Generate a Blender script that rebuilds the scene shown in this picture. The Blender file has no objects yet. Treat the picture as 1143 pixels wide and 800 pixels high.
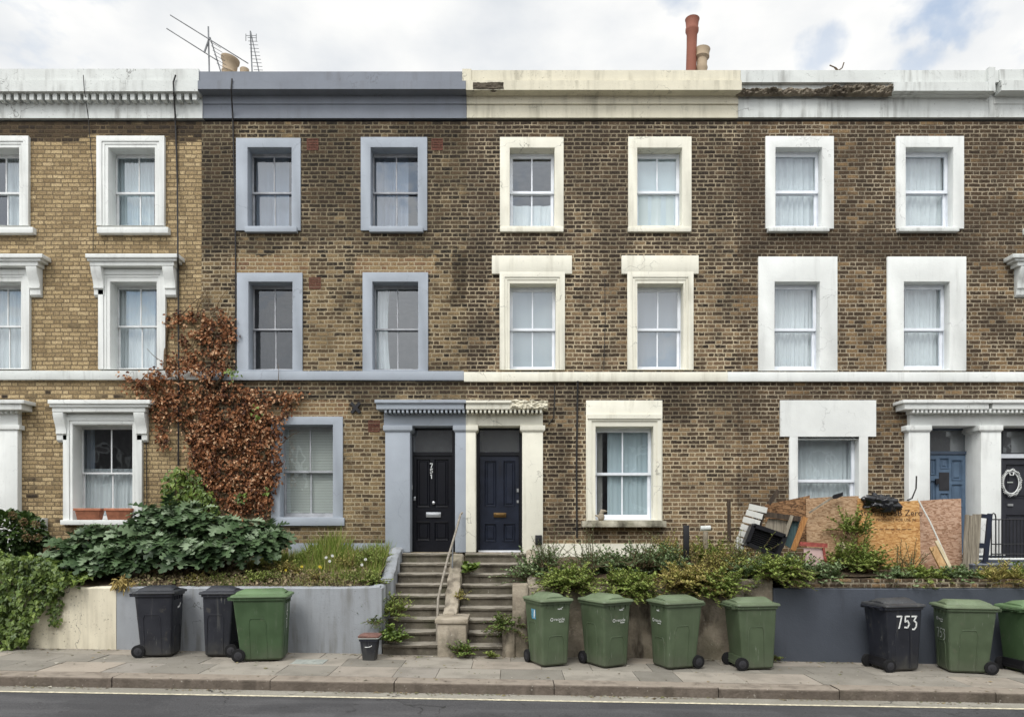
import bpy, bmesh, math, random
import numpy as np
from mathutils import Vector, Matrix, Euler, noise as mnoise

random.seed(7)
RNG = np.random.default_rng(11)
R = math.radians
SC = bpy.context.scene
COL = SC.collection

# ------------------------------------------------------------------ camera, world, sun, exposure
D, F, CX, HY, CZ = 13.68, 780.0, 571.5, 584.0, 2.16     # camera distance to the brick face, focal in photo pixels
SLOPE = 0.0172                                          # the street falls gently to the right
cam = bpy.data.cameras.new('camera'); co = bpy.data.objects.new('camera', cam); COL.objects.link(co)
co.location = (0, -D, CZ); co.rotation_euler = (R(90), 0, 0)
cam.sensor_width = 36; cam.lens = F / 1143 * 36; cam.shift_y = (HY - 400) / 1143
cam.clip_start = 0.1; cam.clip_end = 1000
SC.camera = co

SUN_EL, SUN_AZ = 52, 205        # overcast: a broad soft sun behind the camera, a little to the left
w = bpy.data.worlds.new('World'); SC.world = w; w.use_nodes = True
nt = w.node_tree; nt.nodes.clear()
def wn(t, **k):
    n = nt.nodes.new(t)
    for a, b in k.items(): setattr(n, a, b)
    return n
out = wn('ShaderNodeOutputWorld'); bg = wn('ShaderNodeBackground'); bg.inputs[1].default_value = 0.1
sky = wn('ShaderNodeTexSky', sky_type='NISHITA', sun_disc=False); sky.sun_elevation = R(SUN_EL); sky.sun_rotation = R(SUN_AZ)
tc = wn('ShaderNodeTexCoord'); mp = wn('ShaderNodeMapping'); mp.inputs['Scale'].default_value = (1.0, 1.0, 2.0); mp.inputs['Location'].default_value = (0.35, 0.2, 0.1)
n1 = wn('ShaderNodeTexNoise'); n1.inputs['Scale'].default_value = 3.4; n1.inputs['Detail'].default_value = 7; n1.inputs['Roughness'].default_value = 0.52
n2 = wn('ShaderNodeTexNoise'); n2.inputs['Scale'].default_value = 4.0; n2.inputs['Detail'].default_value = 6
cov = wn('ShaderNodeValToRGB'); cov.color_ramp.elements[0].position = 0.30; cov.color_ramp.elements[1].position = 0.44
shade = wn('ShaderNodeValToRGB'); shade.color_ramp.elements[0].position = 0.36; shade.color_ramp.elements[1].position = 0.55
shade.color_ramp.elements[0].color = (6.15, 6.4, 6.7, 1); shade.color_ramp.elements[1].color = (8.0, 8.0, 7.9, 1)
mix = wn('ShaderNodeMix', data_type='RGBA')
L = nt.links.new
L(tc.outputs['Generated'], mp.inputs['Vector']); L(mp.outputs[0], n1.inputs['Vector']); L(mp.outputs[0], n2.inputs['Vector'])
L(n1.outputs[0], cov.inputs[0]); L(n2.outputs[0], shade.inputs[0])
# cloud is brighter on the side the sun stands
az = R(SUN_AZ); sd = Vector((math.sin(az) * math.cos(R(SUN_EL)), math.cos(az) * math.cos(R(SUN_EL)), math.sin(R(SUN_EL))))
dot = wn('ShaderNodeVectorMath', operation='DOT_PRODUCT'); dot.inputs[1].default_value = sd; L(tc.outputs['Generated'], dot.inputs[0])
glow = wn('ShaderNodeMapRange', interpolation_type='SMOOTHSTEP'); L(dot.outputs['Value'], glow.inputs[0])
glow.inputs['From Min'].default_value = 0.2; glow.inputs['From Max'].default_value = 1.0; glow.inputs['To Min'].default_value = 1.0; glow.inputs['To Max'].default_value = 2.3
lit = wn('ShaderNodeVectorMath', operation='SCALE'); L(shade.outputs[0], lit.inputs[0]); L(glow.outputs[0], lit.inputs['Scale'])
# two ragged gaps of blue over the right-hand roofs
fac = cov.outputs[0]
n3 = wn('ShaderNodeTexNoise'); n3.inputs['Scale'].default_value = 14; n3.inputs['Detail'].default_value = 5; L(tc.outputs['Generated'], n3.inputs['Vector'])
for (gx, gy, r0) in ((1064, 10, 0.0011), (1036, 68, 0.0004), (905, 55, 0.0005)):
    d3 = wn('ShaderNodeVectorMath', operation='DOT_PRODUCT'); d3.inputs[1].default_value = Vector((gx - CX, F, HY - gy)).normalized(); L(tc.outputs['Generated'], d3.inputs[0])
    a3 = wn('ShaderNodeMath', operation='SUBTRACT'); a3.inputs[0].default_value = 1.0; L(d3.outputs['Value'], a3.inputs[1])
    b3 = wn('ShaderNodeMapRange'); L(n3.outputs[0], b3.inputs[0]); b3.inputs['From Min'].default_value = 0.3; b3.inputs['From Max'].default_value = 0.7; b3.inputs['To Min'].default_value = -r0 * 0.9; b3.inputs['To Max'].default_value = r0 * 1.3
    c3 = wn('ShaderNodeMath', operation='ADD'); L(a3.outputs[0], c3.inputs[0]); L(b3.outputs[0], c3.inputs[1])
    e3 = wn('ShaderNodeMapRange', interpolation_type='SMOOTHSTEP'); L(c3.outputs[0], e3.inputs[0]); e3.inputs['From Min'].default_value = 0; e3.inputs['From Max'].default_value = r0; e3.inputs['To Min'].default_value = 0.5 if r0 > 0.001 else 0.62; e3.inputs['To Max'].default_value = 1
    f3 = wn('ShaderNodeMath', operation='MULTIPLY'); L(fac, f3.inputs[0]); L(e3.outputs[0], f3.inputs[1]); fac = f3.outputs[0]
L(fac, mix.inputs['Factor']); skb = wn('ShaderNodeVectorMath', operation='MULTIPLY'); skb.inputs[1].default_value = (1.5, 1.75, 1.75); L(sky.outputs[0], skb.inputs[0]); L(skb.outputs[0], mix.inputs['A']); L(lit.outputs[0], mix.inputs['B'])
L(mix.outputs['Result'], bg.inputs[0]); L(bg.outputs[0], out.inputs[0])

sl = bpy.data.lights.new('sun', 'SUN'); sl.energy = 1.5; sl.angle = R(22); sl.color = (1.0, 0.97, 0.92)
so = bpy.data.objects.new('sun', sl); COL.objects.link(so)
az = R(SUN_AZ)   # compass style: 180 = from behind the camera (-Y)
sd = Vector((math.sin(az) * math.cos(R(SUN_EL)), math.cos(az) * math.cos(R(SUN_EL)), math.sin(R(SUN_EL))))
so.rotation_euler = (-sd).to_track_quat('-Z', 'Y').to_euler(); so.location = (0, -10, 30)
SC.view_settings.view_transform = 'Standard'; SC.view_settings.look = 'None'
SC.view_settings.exposure = 0.34; SC.view_settings.gamma = 1.0; SC.view_settings.use_curve_mapping = False
SC.cycles.max_bounces = 8; SC.cycles.transparent_max_bounces = 12

# ------------------------------------------------------------------ measuring helpers
def P(px, py, Y):
    d = D + Y
    return Vector(((px - CX) * d / F, Y, CZ - (py - HY) * d / F))
def X(px, Y=0.0): return (px - CX) * (D + Y) / F
def Z(py, Y=0.0): return CZ - (py - HY) * (D + Y) / F
def lin(c): return c / 12.92 if c <= 0.04045 else ((c + 0.055) / 1.055) ** 2.4
def S(r, g, b): return (lin(r / 255), lin(g / 255), lin(b / 255), 1)

# ------------------------------------------------------------------ node helpers
class NT:
    def __init__(self, name):
        self.m = bpy.data.materials.new(name); self.m.use_nodes = True
        self.t = self.m.node_tree; self.t.nodes.clear()
        self.out = self.n('ShaderNodeOutputMaterial')
    def n(self, t, **k):
        x = self.t.nodes.new(t)
        for a, b in k.items(): setattr(x, a, b)
        return x
    def put(self, sock, v):
        if isinstance(v, bpy.types.NodeSocket): self.t.links.new(v, sock)
        else: sock.default_value = v
    def math(self, op, a, b=None, c=None, clamp=False):
        x = self.n('ShaderNodeMath', operation=op, use_clamp=clamp)
        self.put(x.inputs[0], a)
        if b is not None: self.put(x.inputs[1], b)
        if c is not None: self.put(x.inputs[2], c)
        return x.outputs[0]
    def step(self, v, a, b, lo=0.0, hi=1.0):
        x = self.n('ShaderNodeMapRange', interpolation_type='SMOOTHSTEP')
        self.put(x.inputs['Value'], v); self.put(x.inputs['From Min'], a); self.put(x.inputs['From Max'], b)
        self.put(x.inputs['To Min'], lo); self.put(x.inputs['To Max'], hi)
        return x.outputs[0]
    def noise(self, vec, scale, detail=4, rough=0.55, dist=0.0):
        x = self.n('ShaderNodeTexNoise')
        if vec is not None: self.put(x.inputs['Vector'], vec)
        x.inputs['Scale'].default_value = scale; x.inputs['Detail'].default_value = detail
        x.inputs['Roughness'].default_value = rough; x.inputs['Distortion'].default_value = dist
        return x.outputs[0]
    def ramp(self, v, stops, interp='LINEAR'):
        x = self.n('ShaderNodeValToRGB'); cr = x.color_ramp; cr.interpolation = interp
        while len(cr.elements) > 1: cr.elements.remove(cr.elements[-1])
        for i, (p, c) in enumerate(stops):
            if not isinstance(c, (tuple, list)): c = (c, c, c, 1)
            e = cr.elements[0] if i == 0 else cr.elements.new(p)
            e.position = p; e.color = c
        self.put(x.inputs[0], v); return x.outputs[0]
    def mixc(self, f, a, b, mode='MIX'):
        x = self.n('ShaderNodeMix', data_type='RGBA', blend_type=mode)
        self.put(x.inputs['Factor'], f); self.put(x.inputs['A'], a); self.put(x.inputs['B'], b)
        return x.outputs['Result']
    def sat(self, c, f, v=1.0, h=0.5):
        x = self.n('ShaderNodeHueSaturation'); x.inputs['Saturation'].default_value = f; x.inputs['Value'].default_value = v; x.inputs['Hue'].default_value = h; self.put(x.inputs['Color'], c)
        return x.outputs[0]
    def pos(self):
        return self.n('ShaderNodeNewGeometry').outputs['Position']
    def xyz(self, v):
        x = self.n('ShaderNodeSeparateXYZ'); self.put(x.inputs[0], v); return x.outputs
    def comb(self, a, b, c):
        x = self.n('ShaderNodeCombineXYZ')
        for i, v in enumerate((a, b, c)): self.put(x.inputs[i], v)
        return x.outputs[0]
    def scalev(self, v, s):
        x = self.n('ShaderNodeMapping'); self.put(x.inputs['Vector'], v); x.inputs['Scale'].default_value = s
        return x.outputs[0]
    def obj(self): return self.n('ShaderNodeTexCoord').outputs['Object']
    def attr(self, name): return self.n('ShaderNodeAttribute', attribute_name=name).outputs['Fac']
    def bump(self, h, strength=0.5, dist=0.01):
        x = self.n('ShaderNodeBump'); self.put(x.inputs['Height'], h)
        x.inputs['Strength'].default_value = strength; x.inputs['Distance'].default_value = dist
        return x.outputs[0]
    def bsdf(self, col, rough=0.7, normal=None, spec=0.4, metal=0.0):
        x = self.n('ShaderNodeBsdfPrincipled')
        self.put(x.inputs['Base Color'], col); self.put(x.inputs['Roughness'], rough)
        x.inputs['Specular IOR Level'].default_value = spec; x.inputs['Metallic'].default_value = metal
        if normal is not None: self.put(x.inputs['Normal'], normal)
        return x.outputs[0]
    def done(self, sh):
        self.t.links.new(sh, self.out.inputs[0]); return self.m

def plain(name, col, rough=0.6, var=0.15, scale=6, spec=0.4, metal=0.0, bump=0.1, bscale=60, use_obj=False):
    k = NT(name); p = k.obj() if use_obj else k.pos()
    f = k.noise(p, scale, 5)
    c = k.mixc(k.step(f, 0.35, 0.7), tuple(x * (1 - var) for x in col[:3]) + (1,), tuple(min(1, x * (1 + var)) for x in col[:3]) + (1,))
    b = k.bump(k.noise(p, bscale, 3), bump, 0.004)
    return k.done(k.bsdf(c, rough, b, spec, metal))

def stucco(name, col, dirt=(0.09, 0.08, 0.065, 1), amount=0.5, streak=0.5, crack=0.5, rough=0.75, green=0.0, heavy=0.0):
    """painted render: faint patchiness, runs of dirt, hairline cracks"""
    k = NT(name); p = k.pos()
    base = k.mixc(k.step(k.noise(p, 1.6, 5), 0.35, 0.7), tuple(x * 0.9 for x in col[:3]) + (1,), col)
    st = k.noise(k.scalev(p, (7, 7, 0.7)), 1.0, 6, 0.6)
    patch = k.noise(p, 1.1, 4)
    m = k.math('MULTIPLY', k.step(st, 0.52 - heavy * .14, 0.78 - heavy * .12), k.step(patch, 0.42 - heavy * .15, 0.66 - heavy * .12))
    base = k.mixc(k.math('MULTIPLY', m, streak), base, dirt)
    sp = k.step(k.noise(p, 26, 5, 0.65), 0.62 - heavy * .06, 0.74 - heavy * .06)
    base = k.mixc(k.math('MULTIPLY', k.math('MULTIPLY', sp, k.step(k.noise(p, 2.3, 4), 0.45, 0.62)), amount), base, dirt)
    if green: base = k.mixc(k.math('MULTIPLY', k.step(k.noise(p, 3.0, 6), 0.5, 0.7), green), base, (0.07, 0.085, 0.04, 1))
    v = k.n('ShaderNodeTexVoronoi', feature='DISTANCE_TO_EDGE'); v.inputs['Scale'].default_value = 1.3
    wv = k.n('ShaderNodeVectorMath', operation='ADD'); k.put(wv.inputs[0], p)
    nz = k.n('ShaderNodeTexNoise'); k.put(nz.inputs['Vector'], p); nz.inputs['Scale'].default_value = 4; nz.inputs['Detail'].default_value = 6
    sv = k.n('ShaderNodeVectorMath', operation='SCALE'); k.put(sv.inputs[0], nz.outputs['Color']); sv.inputs['Scale'].default_value = 0.5
    k.put(wv.inputs[1], sv.outputs[0]); k.put(v.inputs['Vector'], wv.outputs[0])
    cr = k.math('MULTIPLY', k.step(v.outputs['Distance'], 0.0, 0.012, 1, 0), k.step(k.noise(p, 0.9, 3), 0.5, 0.62))
    base = k.mixc(k.math('MULTIPLY', cr, crack), base, (0.06, 0.055, 0.05, 1))
    b = k.bump(k.math('ADD', k.noise(p, 45, 4), k.math('MULTIPLY', k.noise(p, 6, 3), 1.5)), 0.25, 0.012)
    return k.done(k.bsdf(base, rough, b, 0.3))

BH, BP, BS = 4.62 / 57.02, 19.7 / 57.02, 13.1 / 57.02     # brick course, Flemish bond repeat, stretcher
def brick_mat(name, light, dark, mortar, ramp, amp=0.9, mort=0.016, mortar2=None, patches=(), stains=(), sat=1.0):
    """Flemish bond: every brick has a colour of its own; ramp = [(photo row, soot)]"""
    k = NT(name); p = k.pos(); x, y, z = k.xyz(p)[:3]
    jn = k.n('ShaderNodeTexNoise'); k.put(jn.inputs['Vector'], p); jn.inputs['Scale'].default_value = 20; jn.inputs['Detail'].default_value = 5
    jx, jy, jz = k.xyz(jn.outputs['Color'])[:3]
    wob = k.noise(p, 0.8, 2)
    x = k.math('ADD', x, k.math('MULTIPLY', k.math('SUBTRACT', jx, 0.5), 0.032))
    z = k.math('ADD', z, k.math('MULTIPLY', k.math('SUBTRACT', jz, 0.5), 0.026))
    z = k.math('ADD', z, k.math('ADD', k.math('MULTIPLY', wob, 0.03), 0.0))
    zr = k.math('DIVIDE', z, BH); row = k.math('FLOOR', zr); zf = k.math('MULTIPLY', k.math('FRACT', zr), BH)
    rn = k.n('ShaderNodeTexWhiteNoise', noise_dimensions='1D'); k.put(rn.inputs['W'], row)
    off = k.math('ADD', k.math('MULTIPLY', k.math('FLOORED_MODULO', row, 2.0), BP / 2), k.math('MULTIPLY', rn.outputs['Value'], 0.05))
    u = k.math('DIVIDE', k.math('ADD', x, off), BP); uid = k.math('FLOOR', u); uf = k.math('MULTIPLY', k.math('FRACT', u), BP)
    hd = k.math('GREATER_THAN', uf, BS)
    lu = k.math('SUBTRACT', uf, k.math('MULTIPLY', hd, BS))
    wd = k.math('SUBTRACT', BS, k.math('MULTIPLY', hd, 2 * BS - BP))
    de = k.math('MINIMUM', k.math('MINIMUM', lu, k.math('SUBTRACT', wd, lu)), k.math('MINIMUM', zf, k.math('SUBTRACT', BH, zf)))
    mk = k.step(de, mort / 2 - 0.003, mort / 2 + 0.006)
    wn_ = k.n('ShaderNodeTexWhiteNoise', noise_dimensions='2D')
    k.put(wn_.inputs['Vector'], k.comb(k.math('ADD', k.math('MULTIPLY', uid, 2.0), hd), row, 0.0))
    r1 = wn_.outputs['Value']; cx = k.xyz(wn_.outputs['Color']); r2 = cx[0]; r3 = cx[1]
    pz = k.xyz(p)
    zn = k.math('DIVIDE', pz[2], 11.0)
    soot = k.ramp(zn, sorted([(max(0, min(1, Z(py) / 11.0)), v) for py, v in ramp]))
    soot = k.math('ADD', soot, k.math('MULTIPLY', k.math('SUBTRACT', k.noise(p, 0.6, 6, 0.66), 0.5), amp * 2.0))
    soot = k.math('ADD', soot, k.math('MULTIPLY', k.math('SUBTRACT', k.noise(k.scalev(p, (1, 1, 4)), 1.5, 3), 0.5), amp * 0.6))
    clean = k.math('MULTIPLY', 0.0, 1.0); red = None
    for (a, b, c, d, colr) in patches:
        q = None
        nzv = k.math('MULTIPLY', k.math('SUBTRACT', k.noise(p, 5, 3), 0.5), 0.25)
        for v, lo, hi in ((pz[0], X(a), X(b)), (pz[2], Z(d), Z(c))):
            vv = k.math('ADD', v, nzv)
            s = k.math('MULTIPLY', k.step(vv, lo - 0.03, lo + 0.03), k.step(vv, hi - 0.03, hi + 0.03, 1, 0))
            q = s if q is None else k.math('MULTIPLY', q, s)
        red = (q, colr) if red is None else red
        clean = k.math('MAXIMUM', clean, q)
    soot = k.math('SUBTRACT', soot, clean)
    run = None                                        # soot runs: patches with ragged edges of their own
    for (a, b, c_, d_, amt) in stains:
        q = None; nzv = k.math('MULTIPLY', k.math('SUBTRACT', k.noise(p, 2.2, 5, 0.7), 0.5), 0.9)
        for v, lo, hi in ((pz[0], X(a), X(b)), (pz[2], Z(d_), Z(c_))):
            vv = k.math('ADD', v, nzv); s_ = k.math('MULTIPLY', k.step(vv, lo - 0.12, lo + 0.12), k.step(vv, hi - 0.12, hi + 0.12, 1, 0))
            q = s_ if q is None else k.math('MULTIPLY', q, s_)
        q = k.math('MULTIPLY', q, amt); soot = k.math('ADD', soot, q); run = q if run is None else k.math('MAXIMUM', run, q)
    pick = k.step(k.math('ADD', soot, k.math('MULTIPLY', k.math('SUBTRACT', r2, 0.5), 0.75)), 0.38, 0.62)
    n = len(light)
    lc = k.ramp(r1, [((i + 0.5) / n, S(*c)) for i, c in enumerate(light)])
    dc = k.ramp(r1, [((i + 0.5) / len(dark), S(*c)) for i, c in enumerate(dark)])
    if patches:
        pc = k.ramp(r1, [(0.1, S(138, 112, 80)), (0.45, S(122, 90, 70)), (0.7, S(150, 128, 94)), (0.95, S(108, 78, 62))])
        lc = k.mixc(k.math('MULTIPLY', clean, 0.8), lc, pc)
    bc = k.mixc(pick, lc, dc)
    fine = k.noise(p, 42, 6, 0.75)
    bc = k.mixc(k.step(fine, 0.3, 0.75), k.mixc(1.0, bc, (0.42, 0.4, 0.38, 1), 'MULTIPLY'), k.mixc(1.0, bc, (1.62, 1.6, 1.54, 1), 'MULTIPLY'))
    m2 = mortar2 or tuple(int(c * 0.68) for c in mortar)
    mc = k.mixc(k.step(k.math('ADD', k.noise(p, 1.3, 4), k.math('MULTIPLY', soot, 0.35)), 0.55, 0.9), S(*mortar), S(*m2))
    mk2 = k.math('MULTIPLY', mk, k.step(k.noise(p, 16, 6, 0.7), 0.3, 0.48, 0.3, 1.0))
    c = k.mixc(mk2, mc, bc)
    gr = k.step(k.noise(k.scalev(p, (3, 3, 0.5)), 1.0, 5), 0.5, 0.75)
    c = k.mixc(k.math('MULTIPLY', gr, 0.35), c, k.mixc(1.0, c, (0.5, 0.48, 0.46, 1), 'MULTIPLY'))
    if run is not None: c = k.mixc(k.math('MULTIPLY', run, 0.8), c, k.mixc(1.0, c, (0.4, 0.38, 0.37, 1), 'MULTIPLY'))
    h = k.math('ADD', k.math('MULTIPLY', mk, 0.7), k.math('ADD', k.math('MULTIPLY', fine, 0.35), k.math('MULTIPLY', r3, 0.25)))
    return k.done(k.bsdf(k.sat(c, sat * 0.9, 1.0, 0.503), 0.9, k.bump(h, 0.8, 0.012), 0.15))

def leaf_mat(name, cols, rough=0.5, trans=0.25, spec=0.3):
    k = NT(name); a = k.attr('rnd')
    c = k.ramp(a, [(i / max(1, len(cols) - 1), S(*q)) for i, q in enumerate(cols)])
    bs = k.bsdf(c, rough, None, spec)
    tr = k.n('ShaderNodeBsdfTranslucent'); k.put(tr.inputs['Color'], c)
    mx = k.n('ShaderNodeMixShader'); mx.inputs[0].default_value = trans
    k.t.links.new(bs, mx.inputs[1]); k.t.links.new(tr.outputs[0], mx.inputs[2])
    return k.done(mx.outputs[0])

def glass_mat(name, refl=0.10, tint=(0.86, 0.9, 0.92, 1), haze=0.0):
    k = NT(name)
    t = k.n('ShaderNodeBsdfTransparent'); t.inputs[0].default_value = tint
    g = k.n('ShaderNodeBsdfGlossy'); g.inputs['Roughness'].default_value = 0.015; g.inputs['Color'].default_value = (0.9, 0.94, 1, 1)
    p = k.pos(); k.put(g.inputs['Normal'], k.bump(k.noise(p, 1.6, 2), 0.25, 0.03))
    d = k.n('ShaderNodeBsdfDiffuse'); d.inputs[0].default_value = (0.5, 0.52, 0.53, 1)
    ge = k.n('ShaderNodeNewGeometry'); dt = k.n('ShaderNodeVectorMath', operation='DOT_PRODUCT')
    k.put(dt.inputs[0], ge.outputs['Normal']); k.put(dt.inputs[1], ge.outputs['Incoming'])
    gl_ = k.math('POWER', k.math('SUBTRACT', 1.0, k.math('ABSOLUTE', dt.outputs['Value']), clamp=True), 5.0)
    f = k.math('ADD', k.math('MULTIPLY', gl_, 0.85), refl + 0.03, clamp=True)
    m1 = k.n('ShaderNodeMixShader'); k.put(m1.inputs[0], haze); k.t.links.new(t.outputs[0], m1.inputs[1]); k.t.links.new(d.outputs[0], m1.inputs[2])
    m2 = k.n('ShaderNodeMixShader'); k.put(m2.inputs[0], f); k.t.links.new(m1.outputs[0], m2.inputs[1]); k.t.links.new(g.outputs[0], m2.inputs[2])
    return k.done(m2.outputs[0])

def cloth_mat(name, col, trans=0.45, alpha=1.0):
    k = NT(name)
    d = k.n('ShaderNodeBsdfDiffuse'); d.inputs[0].default_value = col
    t = k.n('ShaderNodeBsdfTranslucent'); t.inputs[0].default_value = col
    m = k.n('ShaderNodeMixShader'); m.inputs[0].default_value = trans
    k.t.links.new(d.outputs[0], m.inputs[1]); k.t.links.new(t.outputs[0], m.inputs[2])
    return k.done(m.outputs[0])

def wood_mat(name, c1, c2, rough=0.75, sc=(30, 30, 2.5)):
    k = NT(name); p = k.obj()
    f = k.noise(k.scalev(p, sc), 1.0, 6, 0.65, 0.6)
    c = k.mixc(k.step(f, 0.3, 0.72), S(*c1), S(*c2))
    return k.done(k.bsdf(c, rough, k.bump(f, 0.4, 0.006), 0.25))

def osb_mat(name, cols):
    """pressed strands: short flakes of several tones, laid every way"""
    k = NT(name); p = k.obj()
    cells = []
    for i, ang in enumerate((0.3, 1.3, 2.2)):
        mp_ = k.n('ShaderNodeMapping'); k.put(mp_.inputs['Vector'], p); mp_.inputs['Rotation'].default_value = (0, ang, 0); mp_.inputs['Scale'].default_value = (14, 14, 55)
        v = k.n('ShaderNodeTexVoronoi'); k.put(v.inputs['Vector'], mp_.outputs[0]); v.inputs['Scale'].default_value = 1.0
        cells.append(k.xyz(v.outputs['Color'])[0])
    v2 = k.n('ShaderNodeTexVoronoi'); k.put(v2.inputs['Vector'], p); v2.inputs['Scale'].default_value = 17
    sel = k.xyz(v2.outputs['Color'])[1]
    mx = lambda t, a, b: k.math('ADD', k.math('MULTIPLY', t, b), k.math('MULTIPLY', k.math('SUBTRACT', 1.0, t), a))
    f = mx(k.math('GREATER_THAN', sel, 0.66), mx(k.math('GREATER_THAN', sel, 0.33), cells[0], cells[1]), cells[2])
    f = k.math('ADD', k.math('MULTIPLY', f, 0.75), 0.12)
    n_ = k.noise(p, 2.2, 4)
    f2 = k.math('ADD', f, k.math('MULTIPLY', k.math('SUBTRACT', n_, 0.5), 0.7))
    c = k.ramp(f2, [(0.2 + 0.6 * i / (len(cols) - 1), S(*q)) for i, q in enumerate(cols)])
    return k.done(k.bsdf(c, 0.8, k.bump(f, 0.12, 0.004), 0.2))

# ------------------------------------------------------------------ mesh helpers
class MB:
    def __init__(self): self.v = []; self.f = []; self.a = []
    def face(self, idx, r=0.5): self.f.append(tuple(idx)); self.a.append(r)
    def add(self, vs): i = len(self.v); self.v += [tuple(q) for q in vs]; return i
    def box(self, x0, x1, y0, y1, z0, z1, r=0.5):
        i = self.add([(x0, y0, z0), (x1, y0, z0), (x1, y1, z0), (x0, y1, z0), (x0, y0, z1), (x1, y0, z1), (x1, y1, z1), (x0, y1, z1)])
        for q in ((0, 3, 2, 1), (4, 5, 6, 7), (0, 1, 5, 4), (1, 2, 6, 5), (2, 3, 7, 6), (3, 0, 4, 7)): self.face([i + t for t in q], r)
        return self
    def pbox(self, px0, px1, py0, py1, yf, yb, r=0.5):
        """box whose FRONT face (depth yf) fills this photo rectangle"""
        return self.box(X(px0, yf), X(px1, yf), yf, yb, Z(py1, yf), Z(py0, yf), r)
    def prism(self, pts, t, r=0.5):
        """polygon given as 3-D points, thickened by vector t"""
        n = len(pts); i = self.add(pts); self.add([Vector(q) + Vector(t) for q in pts])
        self.face([i + j for j in range(n)], r); self.face([i + n + j for j in reversed(range(n))], r)
        for j in range(n):
            q = (j + 1) % n; self.face((i + j, i + n + j, i + n + q, i + q), r)
        return self
    def bar(self, a, b, w, t, r=0.5, up=(0, 0, 1)):
        """plank from a to b: w wide across, t deep"""
        a, b = Vector(a), Vector(b); d = (b - a).normalized()
        fw = Vector((0, 1, 0)); s = d.cross(fw)
        if s.length < 1e-3: s = Vector((1, 0, 0))
        s.normalize(); n = s.cross(d).normalized()
        q = [a - s * w / 2 - n * t / 2, a + s * w / 2 - n * t / 2, b + s * w / 2 - n * t / 2, b - s * w / 2 - n * t / 2]
        return self.prism(q, n * t, r)
    def ring(self, o, n_, yf, yb, r=0.5):
        """rectangular frame; o, n_ = (x0,x1,z0,z1) outer and inner"""
        def c(q, y): return [(q[0], y, q[2]), (q[1], y, q[2]), (q[1], y, q[3]), (q[0], y, q[3])]
        i = self.add(c(o, yf) + c(n_, yf) + c(o, yb) + c(n_, yb))
        for j in range(4):
            k = (j + 1) % 4
            self.face((i + j, i + k, i + 4 + k, i + 4 + j), r)
            self.face((i + 8 + k, i + 8 + j, i + 12 + j, i + 12 + k), r)
            self.face((i + k, i + j, i + 8 + j, i + 8 + k), r)
            self.face((i + 4 + j, i + 4 + k, i + 12 + k, i + 12 + j), r)
        return self
    def tube(self, pts, rad, n=8, cap=True, r=0.5):
        pts = [Vector(p) for p in pts]; rads = rad if isinstance(rad, (list, tuple)) else [rad] * len(pts)
        base = len(self.v); prev = None
        for j, p in enumerate(pts):
            d = (pts[min(j + 1, len(pts) - 1)] - pts[max(j - 1, 0)])
            d = d.normalized() if d.length > 1e-9 else Vector((0, 0, 1))
            if prev is None:
                u = d.cross(Vector((0, 0, 1)));
                if u.length < 1e-3: u = d.cross(Vector((1, 0, 0)))
            else: u = prev - d * prev.dot(d)
            u.normalize(); prev = u; w_ = d.cross(u)
            self.add([p + (u * math.cos(2 * math.pi * t / n) + w_ * math.sin(2 * math.pi * t / n)) * rads[j] for t in range(n)])
        for j in range(len(pts) - 1):
            for t in range(n):
                q = (t + 1) % n; a = base + j * n
                self.face((a + t, a + q, a + n + q, a + n + t), r)
        if cap:
            self.face([base + t for t in reversed(range(n))], r); self.face([base + (len(pts) - 1) * n + t for t in range(n)], r)
        return self
    def lathe(self, c, prof, n=20, r=0.5):
        c = Vector(c); base = len(self.v)
        for (ra, z) in prof: self.add([c + Vector((ra * math.cos(2 * math.pi * t / n), ra * math.sin(2 * math.pi * t / n), z)) for t in range(n)])
        for j in range(len(prof) - 1):
            for t in range(n):
                q = (t + 1) % n; a = base + j * n
                self.face((a + t, a + q, a + n + q, a + n + t), r)
        self.face([base + t for t in reversed(range(n))], r); self.face([base + (len(prof) - 1) * n + t for t in range(n)], r)
        return self
    def rubble(self, x0, x1, z0, z1, y, depth, nx, nz, seed=0, edge=0.02):
        base = len(self.v)
        for j in range(nz + 1):
            for i in range(nx + 1):
                u, v = i / nx, j / nz
                xx = x0 + (x1 - x0) * u; zz = z0 + (z1 - z0) * v
                n = mnoise.fractal(Vector((xx * 9 + seed, zz * 14, seed)), 0.8, 2.0, 4)
                if j == nz: zz += edge * mnoise.noise(Vector((xx * 7, seed, 3)))
                if j == 0: zz += 0.4 * edge * mnoise.noise(Vector((xx * 7, seed, 9)))
                yy = y - depth * (0.5 + 0.9 * n)
                if i in (0, nx) or j in (0, nz): yy = y + 0.04
                self.v.append((xx, yy, zz))
        for j in range(nz):
            for i in range(nx):
                a = base + j * (nx + 1) + i; self.face((a, a + 1, a + nx + 2, a + nx + 1), random.random())
        return self
    def build(self, name, mat, parent=None, local=False, smooth=None, bevel=0.0, rnd=False, origin=None):
        me = bpy.data.meshes.new(name)
        o = bpy.data.objects.new(name, me); COL.objects.link(o)
        v = self.v
        if parent is None and not local:
            if origin is None:
                a = np.array(v); origin = ((a[:, 0].min() + a[:, 0].max()) / 2, (a[:, 1].min() + a[:, 1].max()) / 2, a[:, 2].min())
            v = [(q[0] - origin[0], q[1] - origin[1], q[2] - origin[2]) for q in v]; o.location = origin
        me.from_pydata(v, [], self.f); me.update()
        if rnd:
            at = me.attributes.new('rnd', 'FLOAT', 'FACE'); at.data.foreach_set('value', np.array(self.a, dtype=np.float32))
        if mat: me.materials.append(mat)
        if parent is not None:
            o.parent = parent
            if not local: o.matrix_parent_inverse = Matrix.Translation(-Vector(root_loc(parent)))
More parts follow.
